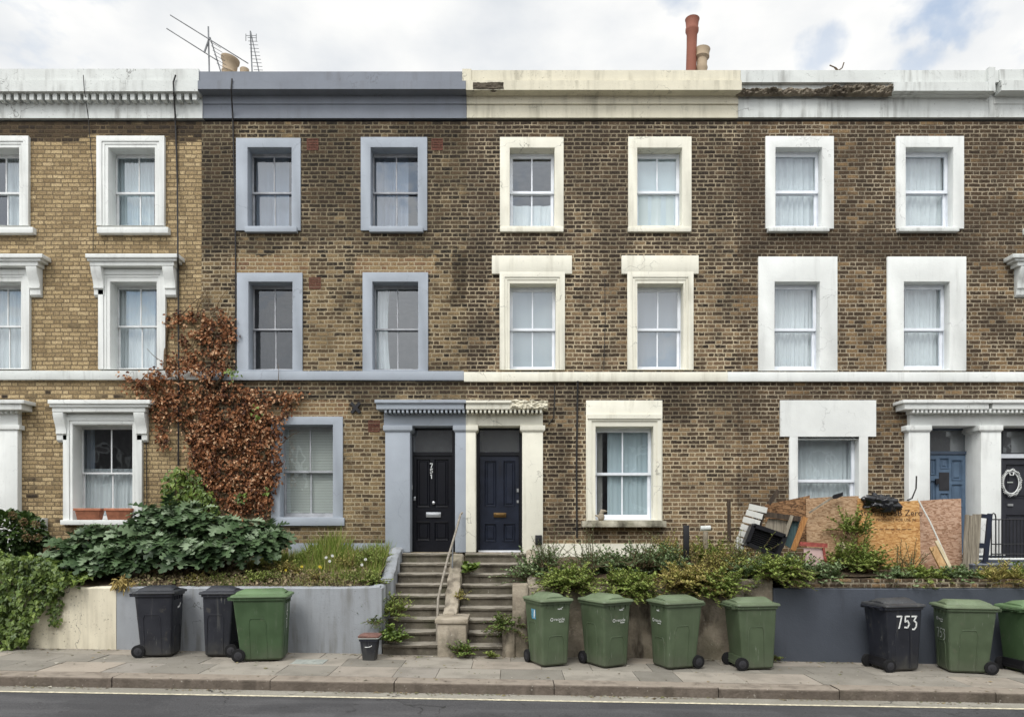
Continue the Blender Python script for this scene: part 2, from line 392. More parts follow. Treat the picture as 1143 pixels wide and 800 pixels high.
        if smooth is not None:
            me.polygons.foreach_set('use_smooth', [True] * len(me.polygons)); me.set_sharp_from_angle(angle=R(smooth))
        if bevel:
            bm = bmesh.new(); bm.from_mesh(me)
            bmesh.ops.remove_doubles(bm, verts=bm.verts, dist=1e-5)
            ed = [e for e in bm.edges if len(e.link_faces) == 2 and e.calc_face_angle(0) > 0.5]
            bmesh.ops.bevel(bm, geom=ed, offset=bevel, segments=2, affect='EDGES', clamp_overlap=True, profile=0.5)
            bm.to_mesh(me); bm.free()
            me.polygons.foreach_set('use_smooth', [True] * len(me.polygons)); me.set_sharp_from_angle(angle=R(35))
        return o

def root_loc(o):
    """world place of an unrotated object with unrotated ancestors, in build-time coordinates"""
    l = Vector(o.location)
    if o.parent is not None:
        return Vector((0, 0, 0)) + (Vector(root_loc(o.parent)) + (o.matrix_parent_inverse @ l))
    return l

def tag(o, label=None, cat=None, group=None, kind=None):
    if label: o['label'] = label
    if cat: o['category'] = cat
    if group: o['group'] = group
    if kind: o['kind'] = kind
    return o
def empty(name, loc, label=None, cat=None, group=None, rz=0.0):
    o = bpy.data.objects.new(name, None); COL.objects.link(o); o.location = loc; o.rotation_euler = (0, 0, rz); o.empty_display_size = 0.2
    return tag(o, label, cat, group)
def struct(o, stuff=False): o['kind'] = 'stuff' if stuff else 'structure'; return o

# leaf scattering -----------------------------------------------------------------
def outline_fan(pts, fold=0.12, droop=0.25):
    """half outline (x side, y along) -> a leaf of two halves folded on the midrib and drooping to the tip"""
    n = len(pts); vs = []; fs = []
    for x, y in pts: vs.append((0, y, -droop * y * y))
    for x, y in pts: vs.append((-x, y, -droop * y * y + fold * x))
    for x, y in pts: vs.append((x, y, -droop * y * y + fold * x))
    for i in range(n - 1):
        fs.append((i, i + 1, n + i + 1, n + i)); fs.append((i + 1, i, 2 * n + i, 2 * n + i + 1))
    return np.array(vs, float), fs
OVAL = (np.array([(0, 0, 0), (-0.32, 0.4, 0.08), (-0.2, 0.78, 0.02), (0, 1, -0.12), (0.2, 0.78, 0.02), (0.32, 0.4, 0.08), (0, 0.5, -0.02)], float), [(0, 6, 1), (1, 6, 3, 2), (0, 5, 6), (5, 4, 3, 6)])
NARROW = (np.array([(0, 0, 0), (-0.14, 0.45, 0.03), (0, 1, -0.1), (0.14, 0.45, 0.03)], float), [(0, 3, 2, 1)])
CURL = (np.array([(0, 0, 0), (-0.38, 0.35, 0.22), (-0.22, 0.8, 0.3), (0, 1, 0.05), (0.22, 0.8, 0.3), (0.38, 0.35, 0.22), (0, 0.5, 0)], float), [(0, 6, 1), (1, 6, 3, 2), (0, 5, 6), (5, 4, 3, 6)])
LOBED = outline_fan([(0.01, 0.0), (0.05, 0.12), (0.34, 0.2), (0.2, 0.3), (0.1, 0.33), (0.44, 0.48), (0.24, 0.55), (0.09, 0.56), (0.34, 0.74), (0.17, 0.77), (0.07, 0.78), (0.15, 0.92), (0.0, 1.0)], 0.25, 0.35)
IVYL = (np.array([(0, 0, 0), (-0.42, 0.18, 0.03), (-0.3, 0.5, 0.05), (0, 1, -0.1), (0.3, 0.5, 0.05), (0.42, 0.18, 0.03)], float), [(0, 3, 2, 1), (0, 5, 4, 3)])

class Leaves:
    def __init__(self, pat): self.p, self.fs = pat; self.pos = []; self.dir = []; self.nor = []; self.size = []; self.r = []
    def add(self, p, d, n, s, r): self.pos.append(tuple(p)); self.dir.append(tuple(d)); self.nor.append(tuple(n)); self.size.append(s); self.r.append(r)
    def build(self, name, mat, parent):
        Pn, Dn, Nn = (np.array(q, float) for q in (self.pos, self.dir, self.nor))
        Dn /= np.linalg.norm(Dn, axis=1, keepdims=True) + 1e-9
        Sd = np.cross(Dn, Nn); Sd /= np.linalg.norm(Sd, axis=1, keepdims=True) + 1e-9
        Nn = np.cross(Sd, Dn); s = np.array(self.size)[:, None, None]
        pv = self.p[None]
        V = Pn[:, None] + s * (pv[..., 0:1] * Sd[:, None] + pv[..., 1:2] * Dn[:, None] + pv[..., 2:3] * Nn[:, None])
        K = len(self.p); m = MB(); m.v = [tuple(q) for q in V.reshape(-1, 3)]
        for i in range(len(Pn)):
            for f in self.fs: m.f.append(tuple(i * K + t for t in f)); m.a.append(self.r[i])
        return m.build(name, mat, parent, rnd=True)

def rv(a=1.0): return Vector(RNG.normal(0, a, 3))
def inside(poly, x, y):
    c = False; j = len(poly) - 1
    for i in range(len(poly)):
        (xi, yi), (xj, yj) = poly[i], poly[j]
        if (yi > y) != (yj > y) and x < (xj - xi) * (y - yi) / (yj - yi + 1e-9) + xi: c = not c
        j = i
    return c

def text_flat(body, size):
    c = bpy.data.curves.new('lettering', 'FONT'); c.body = body; c.size = size; c.align_x = 'CENTER'; c.align_y = 'CENTER'; c.resolution_u = 2
    o = bpy.data.objects.new('lettering', c); COL.objects.link(o)
    dg = bpy.context.evaluated_depsgraph_get(); dg.update()
    me = bpy.data.meshes.new_from_object(o.evaluated_get(dg))
    vs = [tuple(v.co) for v in me.vertices]; fs = [tuple(p.vertices) for p in me.polygons]
    bpy.data.objects.remove(o); bpy.data.curves.remove(c); bpy.data.meshes.remove(me)
    return vs, fs
def add_text(mb, body, size, fn):
    vs, fs = text_flat(body, size); i = mb.add([fn(v[0], v[1]) for v in vs])
    for f in fs: mb.face([i + t for t in f])
def stroke(mb, pts, w, fn):
    """a painted brush line on a surface; fn maps (u,v) to a point just off it"""
    for (a, b) in zip(pts[:-1], pts[1:]):
        dx, dy = b[0] - a[0], b[1] - a[1]; l = math.hypot(dx, dy) or 1e-6
        nx, ny = -dy / l * w / 2, dx / l * w / 2; ex, ey = dx / l * w * 0.35, dy / l * w * 0.35
        i = mb.add([fn(a[0] + nx - ex, a[1] + ny - ey), fn(a[0] - nx - ex, a[1] - ny - ey), fn(b[0] - nx + ex, b[1] - ny + ey), fn(b[0] + nx + ex, b[1] + ny + ey)])
        mb.face((i, i + 1, i + 2, i + 3))
DIG = {'7': [[(0, 1), (0.6, 1.0), (0.25, 0)]], '5': [[(0.62, 1), (0.12, 1), (0.08, 0.55), (0.4, 0.62), (0.62, 0.35), (0.42, 0.04), (0.02, 0.06)]],
       '3': [[(0, 1), (0.6, 1.0), (0.25, 0.62), (0.58, 0.45), (0.55, 0.12), (0.3, -0.12), (0.08, -0.1)]], '1': [[(0.15, 0.8), (0.35, 1), (0.35, 0)]]}

# ------------------------------------------------------------------ materials
M = {}
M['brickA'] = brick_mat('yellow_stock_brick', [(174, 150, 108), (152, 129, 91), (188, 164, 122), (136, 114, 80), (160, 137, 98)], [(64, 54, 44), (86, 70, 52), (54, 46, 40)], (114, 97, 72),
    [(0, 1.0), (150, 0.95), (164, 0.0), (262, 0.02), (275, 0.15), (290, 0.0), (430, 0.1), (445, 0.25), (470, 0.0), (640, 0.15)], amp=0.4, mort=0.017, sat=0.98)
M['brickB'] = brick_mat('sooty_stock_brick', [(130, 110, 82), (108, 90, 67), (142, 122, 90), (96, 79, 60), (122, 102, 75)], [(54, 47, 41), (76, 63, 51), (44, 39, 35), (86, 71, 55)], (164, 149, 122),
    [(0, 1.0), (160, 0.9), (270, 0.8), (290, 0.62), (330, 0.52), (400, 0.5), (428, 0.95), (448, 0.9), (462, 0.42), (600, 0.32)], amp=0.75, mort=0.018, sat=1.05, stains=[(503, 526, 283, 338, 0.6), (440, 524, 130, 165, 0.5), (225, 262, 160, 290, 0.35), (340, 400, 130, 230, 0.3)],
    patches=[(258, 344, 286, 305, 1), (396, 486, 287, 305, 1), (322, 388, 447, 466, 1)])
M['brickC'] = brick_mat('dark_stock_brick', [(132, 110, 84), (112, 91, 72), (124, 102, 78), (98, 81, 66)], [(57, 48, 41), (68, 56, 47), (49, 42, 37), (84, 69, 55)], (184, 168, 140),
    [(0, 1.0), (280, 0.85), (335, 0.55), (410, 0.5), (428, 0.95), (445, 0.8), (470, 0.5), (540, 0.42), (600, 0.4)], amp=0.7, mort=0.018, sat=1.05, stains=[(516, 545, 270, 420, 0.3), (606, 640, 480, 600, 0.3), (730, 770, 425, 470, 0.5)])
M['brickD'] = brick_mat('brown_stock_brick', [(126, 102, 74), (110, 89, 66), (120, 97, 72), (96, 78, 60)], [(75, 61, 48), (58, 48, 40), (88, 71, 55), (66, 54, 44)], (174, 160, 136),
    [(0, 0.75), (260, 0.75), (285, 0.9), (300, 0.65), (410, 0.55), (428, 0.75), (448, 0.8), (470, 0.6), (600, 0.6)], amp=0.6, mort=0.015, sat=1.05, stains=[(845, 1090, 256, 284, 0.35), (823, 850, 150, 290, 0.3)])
M['white'] = stucco('white_painted_stucco', S(223, 225, 222), dirt=(0.2, 0.195, 0.18, 1), amount=0.4, streak=0.3, crack=0.3, heavy=0.3)
M['white_old'] = stucco('weathered_white_stucco', S(208, 211, 208), dirt=(0.17, 0.165, 0.15, 1), amount=0.7, streak=0.65, crack=0.7, heavy=0.5)
M['grey'] = stucco('pale_blue_grey_stucco', S(160, 167, 176), dirt=(0.2, 0.21, 0.23, 1), amount=0.35, streak=0.3, crack=0.35)
M['grey_dk'] = stucco('slate_grey_stucco', S(124, 129, 138), dirt=(0.14, 0.145, 0.16, 1), amount=0.5, streak=0.5, heavy=0.4, crack=0.35)
M['grey_wall'] = stucco('grey_rendered_wall', S(154, 158, 163), dirt=(0.14, 0.135, 0.12, 1), amount=0.8, streak=0.65, crack=0.8, heavy=0.7)
M['cream'] = stucco('cream_painted_stucco', S(228, 225, 210), dirt=(0.22, 0.19, 0.12, 1), amount=0.5, streak=0.35, crack=0.6, heavy=0.35)
M['cream_old'] = stucco('weathered_cream_stucco', S(212, 206, 186), dirt=(0.13, 0.115, 0.08, 1), amount=0.9, streak=0.42, crack=0.7, heavy=0.5)
M['cream_wall'] = stucco('peeling_cream_render', S(222, 214, 192), dirt=(0.17, 0.14, 0.1, 1), amount=1.0, streak=0.3, crack=1.0, heavy=1.0)
M['charcoal'] = stucco('charcoal_painted_wall', S(74, 79, 88), dirt=(0.03, 0.03, 0.035, 1), amount=0.3, streak=0.4, crack=0.2, rough=0.6)
M['black_gloss'] = plain('black_gloss_paint', S(22, 23, 29), 0.25, 0.1, spec=0.5, bump=0.05)
M['navy'] = plain('navy_door_paint', S(31, 36, 49), 0.3, 0.2, spec=0.45, bump=0.1)
M['black_soft'] = plain('charcoal_door_paint', S(50, 51, 58), 0.4, 0.1)
M['blue_door'] = plain('dusty_blue_paint', S(84, 103, 124), 0.45, 0.1)
M['blue_dk'] = plain('dark_blue_grey_paint', S(72, 84, 100), 0.5, 0.12)
M['upvc'] = plain('white_plastic_frame', S(226, 230, 236), 0.35, 0.05)
M['sash'] = plain('white_timber_sash', S(218, 220, 220), 0.5, 0.08)
M['sash_grey'] = plain('grubby_timber_sash', S(168, 170, 174), 0.6, 0.15)
M['glass'] = glass_mat('window_glass', 0.10)
M['glass_dim'] = glass_mat('dim_window_glass', 0.05, (0.55, 0.58, 0.6, 1), 0.02)
M['glass_mid'] = glass_mat('grey_window_glass', 0.09, (0.72, 0.76, 0.8, 1), 0.03)
M['glass_bright'] = glass_mat('reflecting_window_glass', 0.2, (0.9, 0.92, 0.92, 1), 0.06)
M['glass_dusk'] = glass_mat('dark_window_glass', 0.05, (0.6, 0.62, 0.66, 1), 0.03)
M['glass_door'] = glass_mat('fanlight_glass', 0.2, (0.5, 0.54, 0.56, 1), 0.2)
M['glass_hazy'] = glass_mat('hazy_window_glass', 0.11, (0.7, 0.74, 0.76, 1), 0.18)
M['net'] = cloth_mat('white_net_curtain', S(228, 232, 231), 0.18)
M['net_blue'] = cloth_mat('cool_net_curtain', S(200, 213, 216), 0.18)
M['net_grey'] = cloth_mat('dull_curtain', S(165, 176, 190), 0.2)
M['blind'] = cloth_mat('pale_blind', S(218, 224, 216), 0.15)
M['room'] = plain('room_plaster', S(150, 146, 140), 0.9, 0.1)
M['slate'] = plain('roof_slate', S(92, 92, 98), 0.7, 0.2)
M['terracotta'] = plain('terracotta', S(168, 110, 84), 0.8, 0.2, 9)
M['redpot'] = stucco('red_clay_pot', S(136, 86, 70), dirt=(0.25, 0.2, 0.17, 1), amount=0.8, streak=0.6, crack=0)
M['buffpot'] = stucco('buff_clay_pot', S(170, 152, 128), dirt=(0.1, 0.08, 0.06, 1), amount=0.8, streak=0.6, crack=0)
M['airbrick'] = plain('red_air_brick', S(98, 60, 48), 0.85, 0.3, 30)
M['metal'] = plain('weathered_metal', S(120, 122, 124), 0.45, 0.2, metal=0.6)
M['iron'] = plain('black_iron', S(26, 26, 30), 0.5, 0.2)
M['cable'] = plain('black_cable', S(40, 38, 38), 0.6, 0.1)
M['brass'] = plain('brass', S(112, 88, 54), 0.35, 0.2, metal=0.8)
M['steel'] = plain('satin_steel', S(190, 192, 194), 0.3, 0.1, metal=0.7)
M['rail'] = wood_mat('rusty_grey_rail', (120, 112, 100), (156, 150, 140))
M['rubber'] = plain('black_rubber', S(18, 18, 20), 0.9, 0.15)
M['hub'] = plain('grey_hub', S(44, 44, 48), 0.6, 0.15)
def bin_mat(name, col):
    k = NT(name); p = k.obj()
    oi = k.n('ShaderNodeObjectInfo').outputs['Random']             # every bin has weathered in its own way
    av = k.n('ShaderNodeVectorMath', operation='ADD'); k.put(av.inputs[0], p); k.put(av.inputs[1], k.comb(k.math('MULTIPLY', oi, 31.0), k.math('MULTIPLY', oi, 17.0), 0.0))
    pz = k.xyz(p)[2]; p = av.outputs[0]
    f = k.noise(p, 4, 5); c = k.mixc(k.step(f, 0.3, 0.7), tuple(q * 0.86 for q in col[:3]) + (1,), tuple(q * 1.1 for q in col[:3]) + (1,))
    st = k.step(k.noise(k.scalev(p, (14, 14, 1.2)), 1, 6), 0.56, 0.8)
    c = k.mixc(k.math('MULTIPLY', st, 0.22), c, (0.22, 0.22, 0.19, 1))
    c = k.sat(c, 0.95); hv = c.node; k.put(hv.inputs['Value'], k.math('ADD', 0.84, k.math('MULTIPLY', oi, 0.34)))
    sc = k.math('MULTIPLY', k.step(k.noise(k.scalev(p, (60, 60, 5)), 1.0, 3), 0.64, 0.7), k.step(k.noise(p, 3.5, 3), 0.5, 0.62))
    c = k.mixc(k.math('MULTIPLY', sc, 0.4), c, (0.35, 0.36, 0.32, 1))
    c = k.mixc(k.math('MULTIPLY', k.step(k.noise(p, 9, 5), 0.6, 0.75), 0.3), c, (0.13, 0.12, 0.09, 1))
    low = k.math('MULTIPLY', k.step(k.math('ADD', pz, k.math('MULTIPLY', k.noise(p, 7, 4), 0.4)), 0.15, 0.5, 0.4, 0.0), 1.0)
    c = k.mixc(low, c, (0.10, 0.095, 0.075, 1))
    return k.done(k.bsdf(c, k.step(f, 0.3, 0.7, 0.42, 0.58), k.bump(k.noise(p, 120, 2), 0.08, 0.003), 0.45))
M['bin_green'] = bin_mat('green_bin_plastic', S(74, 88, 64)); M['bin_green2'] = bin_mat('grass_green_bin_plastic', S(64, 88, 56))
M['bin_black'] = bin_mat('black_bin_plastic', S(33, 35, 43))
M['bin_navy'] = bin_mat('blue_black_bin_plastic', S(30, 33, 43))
M['paint_white'] = plain('white_brush_paint', S(226, 228, 226), 0.6, 0.05)
M['paint_grey'] = plain('worn_white_paint', S(176, 182, 176), 0.6, 0.1)
M['sticker'] = plain('blue_sticker', S(84, 140, 168), 0.4, 0.3, 40)
M['soil'] = plain('garden_soil', S(92, 78, 62), 0.95, 0.35, 14, bump=0.8, bscale=30)

def conc_mat(name, a, b, moss, dark=0.5, worn=None):
    k = NT(name); p = k.pos()
    c = k.mixc(k.step(k.noise(p, 3.0, 6, 0.65), 0.32, 0.68), S(*a), S(*b))
    c = k.mixc(k.math('MULTIPLY', k.step(k.noise(p, 1.7, 6, 0.6), 0.5, 0.66), moss), c, S(74, 76, 46))
    c = k.mixc(k.math('MULTIPLY', k.step(k.noise(k.scalev(p, (3, 3, 1.0)), 1.0, 6), 0.5, 0.68), dark), c, S(62, 54, 44))
    c = k.mixc(k.math('MULTIPLY', k.step(k.noise(p, 24, 4), 0.66, 0.74), 0.6), c, S(186, 180, 164))
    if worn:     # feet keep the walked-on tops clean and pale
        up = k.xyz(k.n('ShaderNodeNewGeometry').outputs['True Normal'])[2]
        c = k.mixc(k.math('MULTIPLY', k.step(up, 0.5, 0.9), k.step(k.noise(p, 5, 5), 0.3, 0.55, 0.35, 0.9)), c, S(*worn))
    c = k.sat(c, 0.72, 0.95)
    return k.done(k.bsdf(c, 0.92, k.bump(k.math('ADD', k.noise(p, 30, 5), k.noise(p, 5, 4)), 0.6, 0.02), 0.15))
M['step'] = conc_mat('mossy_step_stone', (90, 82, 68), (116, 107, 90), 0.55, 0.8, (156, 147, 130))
M['tread'] = conc_mat('worn_step_nosing', (150, 138, 118), (172, 160, 140), 0.25, 0.35)
M['old_wall'] = conc_mat('stained_old_render', (134, 120, 98), (168, 154, 128), 0.45, 1.0)
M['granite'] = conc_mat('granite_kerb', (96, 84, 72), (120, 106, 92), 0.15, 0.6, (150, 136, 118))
M['mossy_sill'] = conc_mat('mossy_sill', (170, 160, 132), (196, 188, 164), 0.6, 0.9)
M['pier'] = conc_mat('lichen_concrete', (150, 136, 112), (176, 162, 138), 0.45, 0.6)
M['rubble'] = conc_mat('exposed_brick_rubble', (96, 84, 68), (140, 126, 104), 0.2, 1.0)

def slab_mat():
    k = NT('paving_slab'); p = k.pos(); a = k.attr('rnd')
    c = k.ramp(a, [(0, S(118, 113, 102)), (0.3, S(138, 131, 118)), (0.55, S(150, 142, 128)), (0.75, S(158, 144, 126)), (1, S(130, 127, 120))])
    c = k.mixc(k.math('MULTIPLY', k.step(k.noise(p, 2.2, 6), 0.42, 0.68), 0.45), c, S(104, 98, 86))
    c = k.mixc(k.math('MULTIPLY', k.step(k.noise(p, 60, 4), 0.62, 0.7), 0.4), c, S(190, 184, 170))
    c = k.mixc(k.math('MULTIPLY', k.step(k.noise(p, 9, 4), 0.66, 0.72), 0.5), c, S(84, 80, 72))
    return k.done(k.bsdf(k.sat(c, 0.75), 0.85, k.bump(k.noise(p, 70, 4), 0.35, 0.006), 0.25))
M['slab'] = slab_mat()
def asphalt(name, a, b):
    k = NT(name); p = k.pos()
    c = k.mixc(k.step(k.noise(p, 55, 4, 0.75), 0.35, 0.65), S(*a), S(*b))
    c = k.mixc(k.math('MULTIPLY', k.step(k.noise(k.scalev(p, (0.4, 3, 1)), 1.0, 5), 0.45, 0.7), 0.35), c, S(*[q + 22 for q in b]))
    c = k.mixc(k.math('MULTIPLY', k.step(k.noise(p, 0.55, 6, 0.6), 0.5, 0.56), 0.3), c, S(*[q - 16 for q in a]))
    c = k.mixc(k.math('MULTIPLY', k.step(k.noise(p, 6, 5), 0.64, 0.7), 0.5), c, S(48, 46, 45))
    v = k.n('ShaderNodeTexVoronoi', feature='DISTANCE_TO_EDGE'); v.inputs['Scale'].default_value = 0.9
    wv = k.n('ShaderNodeVectorMath', operation='ADD'); k.put(wv.inputs[0], p); k.put(wv.inputs[1], k.scalev(k.comb(k.noise(p, 3, 5), k.noise(p, 2.3, 5), 0.0), (.6, .6, .6))); k.put(v.inputs['Vector'], wv.outputs[0])
    c = k.mixc(k.math('MULTIPLY', k.step(v.outputs['Distance'], 0.0, 0.012, 1, 0), k.step(k.noise(p, 0.7, 3), 0.5, 0.6)), c, S(38, 37, 36))
    return k.done(k.bsdf(c, 0.85, k.bump(k.noise(p, 160, 3), 0.6, 0.006), 0.3))
M['road'] = asphalt('asphalt', (60, 60, 62), (84, 83, 84)); M['gutter'] = asphalt('gutter_asphalt', (128, 124, 114), (150, 146, 136))
M['joint'] = plain('sandy_joint', S(96, 88, 74), 0.95, 0.3, 12)
M['line'] = plain('road_paint', S(200, 192, 168), 0.75, 0.28, 18)

M['grass'] = leaf_mat('grass_blades', [(92, 112, 48), (118, 140, 60), (138, 156, 74), (158, 164, 92), (180, 166, 116)], 0.6, 0.3)
M['straw'] = leaf_mat('straw', [(150, 130, 78), (180, 160, 100), (128, 112, 66)], 0.7, 0.2)
M['creeper'] = leaf_mat('dead_creeper_leaf', [(76, 52, 42), (112, 74, 52), (136, 90, 60), (156, 106, 70), (176, 128, 92), (206, 172, 138)], 0.7, 0.2)
M['shrubgrey'] = leaf_mat('grey_green_leaf', [(34, 50, 30), (58, 80, 48), (86, 108, 72), (134, 150, 122)], 0.5, 0.15, 0.35)
M['ivyg'] = leaf_mat('green_ivy_leaf', [(60, 80, 34), (88, 108, 46), (112, 134, 60), (136, 152, 76)], 0.4, 0.2, 0.4)
M['ivyd'] = leaf_mat('mid_green_leaf', [(48, 66, 30), (76, 96, 44), (104, 124, 58), (130, 146, 76)], 0.42, 0.2, 0.4)
M['hyd'] = leaf_mat('hydrangea_leaf', [(42, 60, 28), (58, 80, 36), (82, 102, 48)], 0.45, 0.2)
M['hydf'] = leaf_mat('faded_flower', [(104, 80, 62), (128, 102, 78), (110, 108, 62)], 0.8, 0.2)
M['bushblue'] = leaf_mat('blue_green_leaf', [(70, 92, 52), (98, 120, 72), (136, 152, 116), (106, 122, 66)], 0.5, 0.2)
M['bushgreen'] = leaf_mat('fresh_green_leaf', [(84, 104, 46), (116, 134, 62), (144, 156, 82), (98, 114, 58)], 0.5, 0.25)
M['bushyel'] = leaf_mat('yellowing_leaf', [(118, 120, 60), (152, 150, 80), (172, 158, 98), (132, 110, 70)], 0.55, 0.25)
M['stem'] = plain('woody_stem', S(92, 76, 56), 0.85, 0.25)
M['petal_w'] = leaf_mat('white_petal', [(236, 236, 232), (222, 224, 220)], 0.6, 0.3)
M['petal_y'] = leaf_mat('yellow_petal', [(226, 206, 60), (236, 216, 84)], 0.6, 0.3)
M['osb_tan'] = osb_mat('weathered_strand_board', [(136, 108, 82), (164, 134, 104), (182, 154, 124)])
M['osb_orange'] = osb_mat('orange_strand_board', [(164, 118, 72), (192, 146, 92), (208, 168, 116)])
M['osb_brown'] = osb_mat('brown_strand_board', [(140, 108, 86), (172, 138, 114), (188, 158, 136)])
M['osb_dark'] = osb_mat('damp_strand_board', [(84, 62, 44), (124, 92, 64), (150, 116, 84)])
M['wood_tan'] = wood_mat('tan_timber', (150, 116, 76), (186, 154, 112))
M['wood_pale'] = wood_mat('pale_timber', (178, 164, 134), (208, 196, 168))
M['wood_grey'] = wood_mat('weathered_timber', (112, 104, 92), (156, 148, 132))
M['wood_dark'] = wood_mat('charred_timber', (48, 42, 38), (82, 70, 58))
M['teal'] = wood_mat('faded_teal_timber', (56, 78, 82), (84, 104, 104))
M['orangewood'] = wood_mat('orange_brown_timber', (138, 94, 52), (172, 126, 78))
M['flaky'] = stucco('flaking_white_paint', S(206, 206, 200), dirt=(0.06, 0.06, 0.055, 1), amount=1.4, streak=0.5, crack=0.3)
M['pinkboard'] = stucco('flaking_pink_board', S(206, 176, 172), dirt=(0.25, 0.08, 0.07, 1), amount=1.4, streak=0.6, crack=0.3)
M['redwood'] = plain('red_painted_wood', S(150, 74, 66), 0.7, 0.25, 20)
M['blackplastic'] = plain('black_plastic', S(26, 26, 30), 0.35, 0.1, spec=0.5)
M['bag'] = plain('black_bag_plastic', S(20, 20, 24), 0.25, 0.2, spec=0.6, bump=0.6, bscale=14)
M['navy_iron'] = plain('navy_painted_timber', S(30, 36, 52), 0.5, 0.15)
M['ink'] = plain('printed_ink', S(70, 50, 40), 0.8, 0.2, 60)
M['far_brick'] = plain('far_brick', S(116, 114, 114), 0.9, 0.2, 3)

# ------------------------------------------------------------------ ground, road, pavement, kerb
def gz(x): return -SLOPE * x
def sheet(name, x0, x1, y0, y1, dz, mat, nx=2):
    m = MB()
    for i in range(nx):
        a = x0 + (x1 - x0) * i / nx; b = x0 + (x1 - x0) * (i + 1) / nx
        j = m.add([(a, y0, gz(a) + dz), (b, y0, gz(b) + dz), (b, y1, gz(b) + dz), (a, y1, gz(a) + dz)]); m.face((j, j + 1, j + 2, j + 3))
    return struct(m.build(name, mat, origin=(0, 0, 0)))
YK = -4.28                                   # kerb face
sheet('ground', -200, 200, -200, 200, -0.40, M['soil'])
sheet('road', -90, 90, -16.0, YK + 0.06, -0.142, M['road'])
sheet('gutter', -90, 90, YK - 0.26, YK + 0.05, -0.138, M['gutter'])
sheet('road_marking', -90, 90, YK - 0.33, YK - 0.268, -0.136, M['line'])
sheet('opposite_pavement', -90, 90, -19.0, -16.0, -0.02, M['slab'])
sheet('pavement_bed', -40, 40, YK + 0.3, -1.9, -0.022, M['joint'])
m = MB(); x = -16.0
while x < 16.0:
    l = random.uniform(1.5, 2.6); g = 0.006; dz = random.uniform(-0.006, 0.006); dy = random.uniform(-0.008, 0.008)
    a, b = x + g, x + l - g; ch = 0.022
    prof = [(YK + dy, -0.3), (YK + dy, -ch), (YK + dy + ch * 0.45, -ch * 0.35), (YK + dy + ch, 0.0), (YK + 0.297, 0.0), (YK + 0.297, -0.3)]
    i = m.add([(a, y, gz(a) + z + dz) for y, z in prof] + [(b, y, gz(b) + z + dz) for y, z in prof]); n = len(prof)
    for j in range(n):
        q = (j + 1) % n; m.face((i + j, i + n + j, i + n + q, i + q), random.random())
    m.face([i + j for j in range(n)]); m.face([i + n + j for j in reversed(range(n))])
    x += l
struct(m.build('kerb', M['granite'], origin=(0, 0, 0)))
m = MB()
for y0, y1 in ((YK + 0.302, -3.30), (-3.30, -2.72), (-2.72, -2.02)):
    x = -15.0 - random.random()
    while x < 15.0:
        l = random.choice((0.6, 0.75, 0.9, 0.9, 1.05)); g = 0.004
        t = [random.uniform(-0.004, 0.004) for _ in range(4)]; col = random.random()
        c = [(x + g, y0 + g), (x + l - g, y0 + g), (x + l - g, y1 - g), (x + g, y1 - g)]
        i = m.add([(p, q, gz(p) + t[j]) for j, (p, q) in enumerate(c)] + [(p, q, gz(p) - 0.05) for p, q in c])
        m.face((i, i + 1, i + 2, i + 3), col)
        for j in range(4):
            q = (j + 1) % 4; m.face((i + j, i + 4 + j, i + 4 + q, i + q), col)
        x += l
struct(m.build('pavement', M['slab'], origin=(0, 0, 0), rnd=True))

# ------------------------------------------------------------------ houses
WH = Z(136)                                   # the brick stops under the cornice
def house(px0, px1, label, brick, holes, trim):
    x0, x1 = X(px0), X(px1)
    h = empty('terraced_house', ((x0 + x1) / 2, 0, 1.5), label, 'house', 'houses of the terrace')
    xs = sorted({x0, x1, *[X(q) for r in holes for q in r[:2]]}); zs = sorted({0.9, WH, *[Z(q) for r in holes for q in r[2:]]})
    m = MB()
    for i in range(len(xs) - 1):
        for j in range(len(zs) - 1):
            cx, cz = (xs[i] + xs[i + 1]) / 2, (zs[j] + zs[j + 1]) / 2
            if any(X(r[0]) < cx < X(r[1]) and Z(r[3]) < cz < Z(r[2]) for r in holes): continue
            k = m.add([(xs[i], 0, zs[j]), (xs[i + 1], 0, zs[j]), (xs[i + 1], 0, zs[j + 1]), (xs[i], 0, zs[j + 1])]); m.face((k, k + 1, k + 2, k + 3))
    m.build('wall', M[brick], h)
    # rooms behind: floors, party walls, back wall, ceiling
    r = MB()
    for z in (1.25, 4.62, 7.5, 10.05): r.box(x0 + 0.05, x1 - 0.05, 0.33, 4.2, z, z + 0.15)
    r.box(x0 + 0.03, x0 + 0.13, 0.33, 4.3, 1.0, 10.3); r.box(x1 - 0.13, x1 - 0.03, 0.33, 4.3, 1.0, 10.3)
    r.box(x0 + 0.05, x1 - 0.05, 4.2, 4.35, 1.0, 10.2)
    xm = (x0 + x1) / 2; r.box(xm - 0.05, xm + 0.05, 0.34, 4.2, 1.4, 10.05)
    r.build('room', M['room'], h)
    rf = MB(); rf.box(x0 + 0.01, x1 - 0.01, 0.3, 7.5, 10.35, 10.5); rf.box(x0 + 0.01, x1 - 0.01, 7.4, 7.5, 0.9, 10.35)
    rf.build('roof', M['slate'], h)
    return h

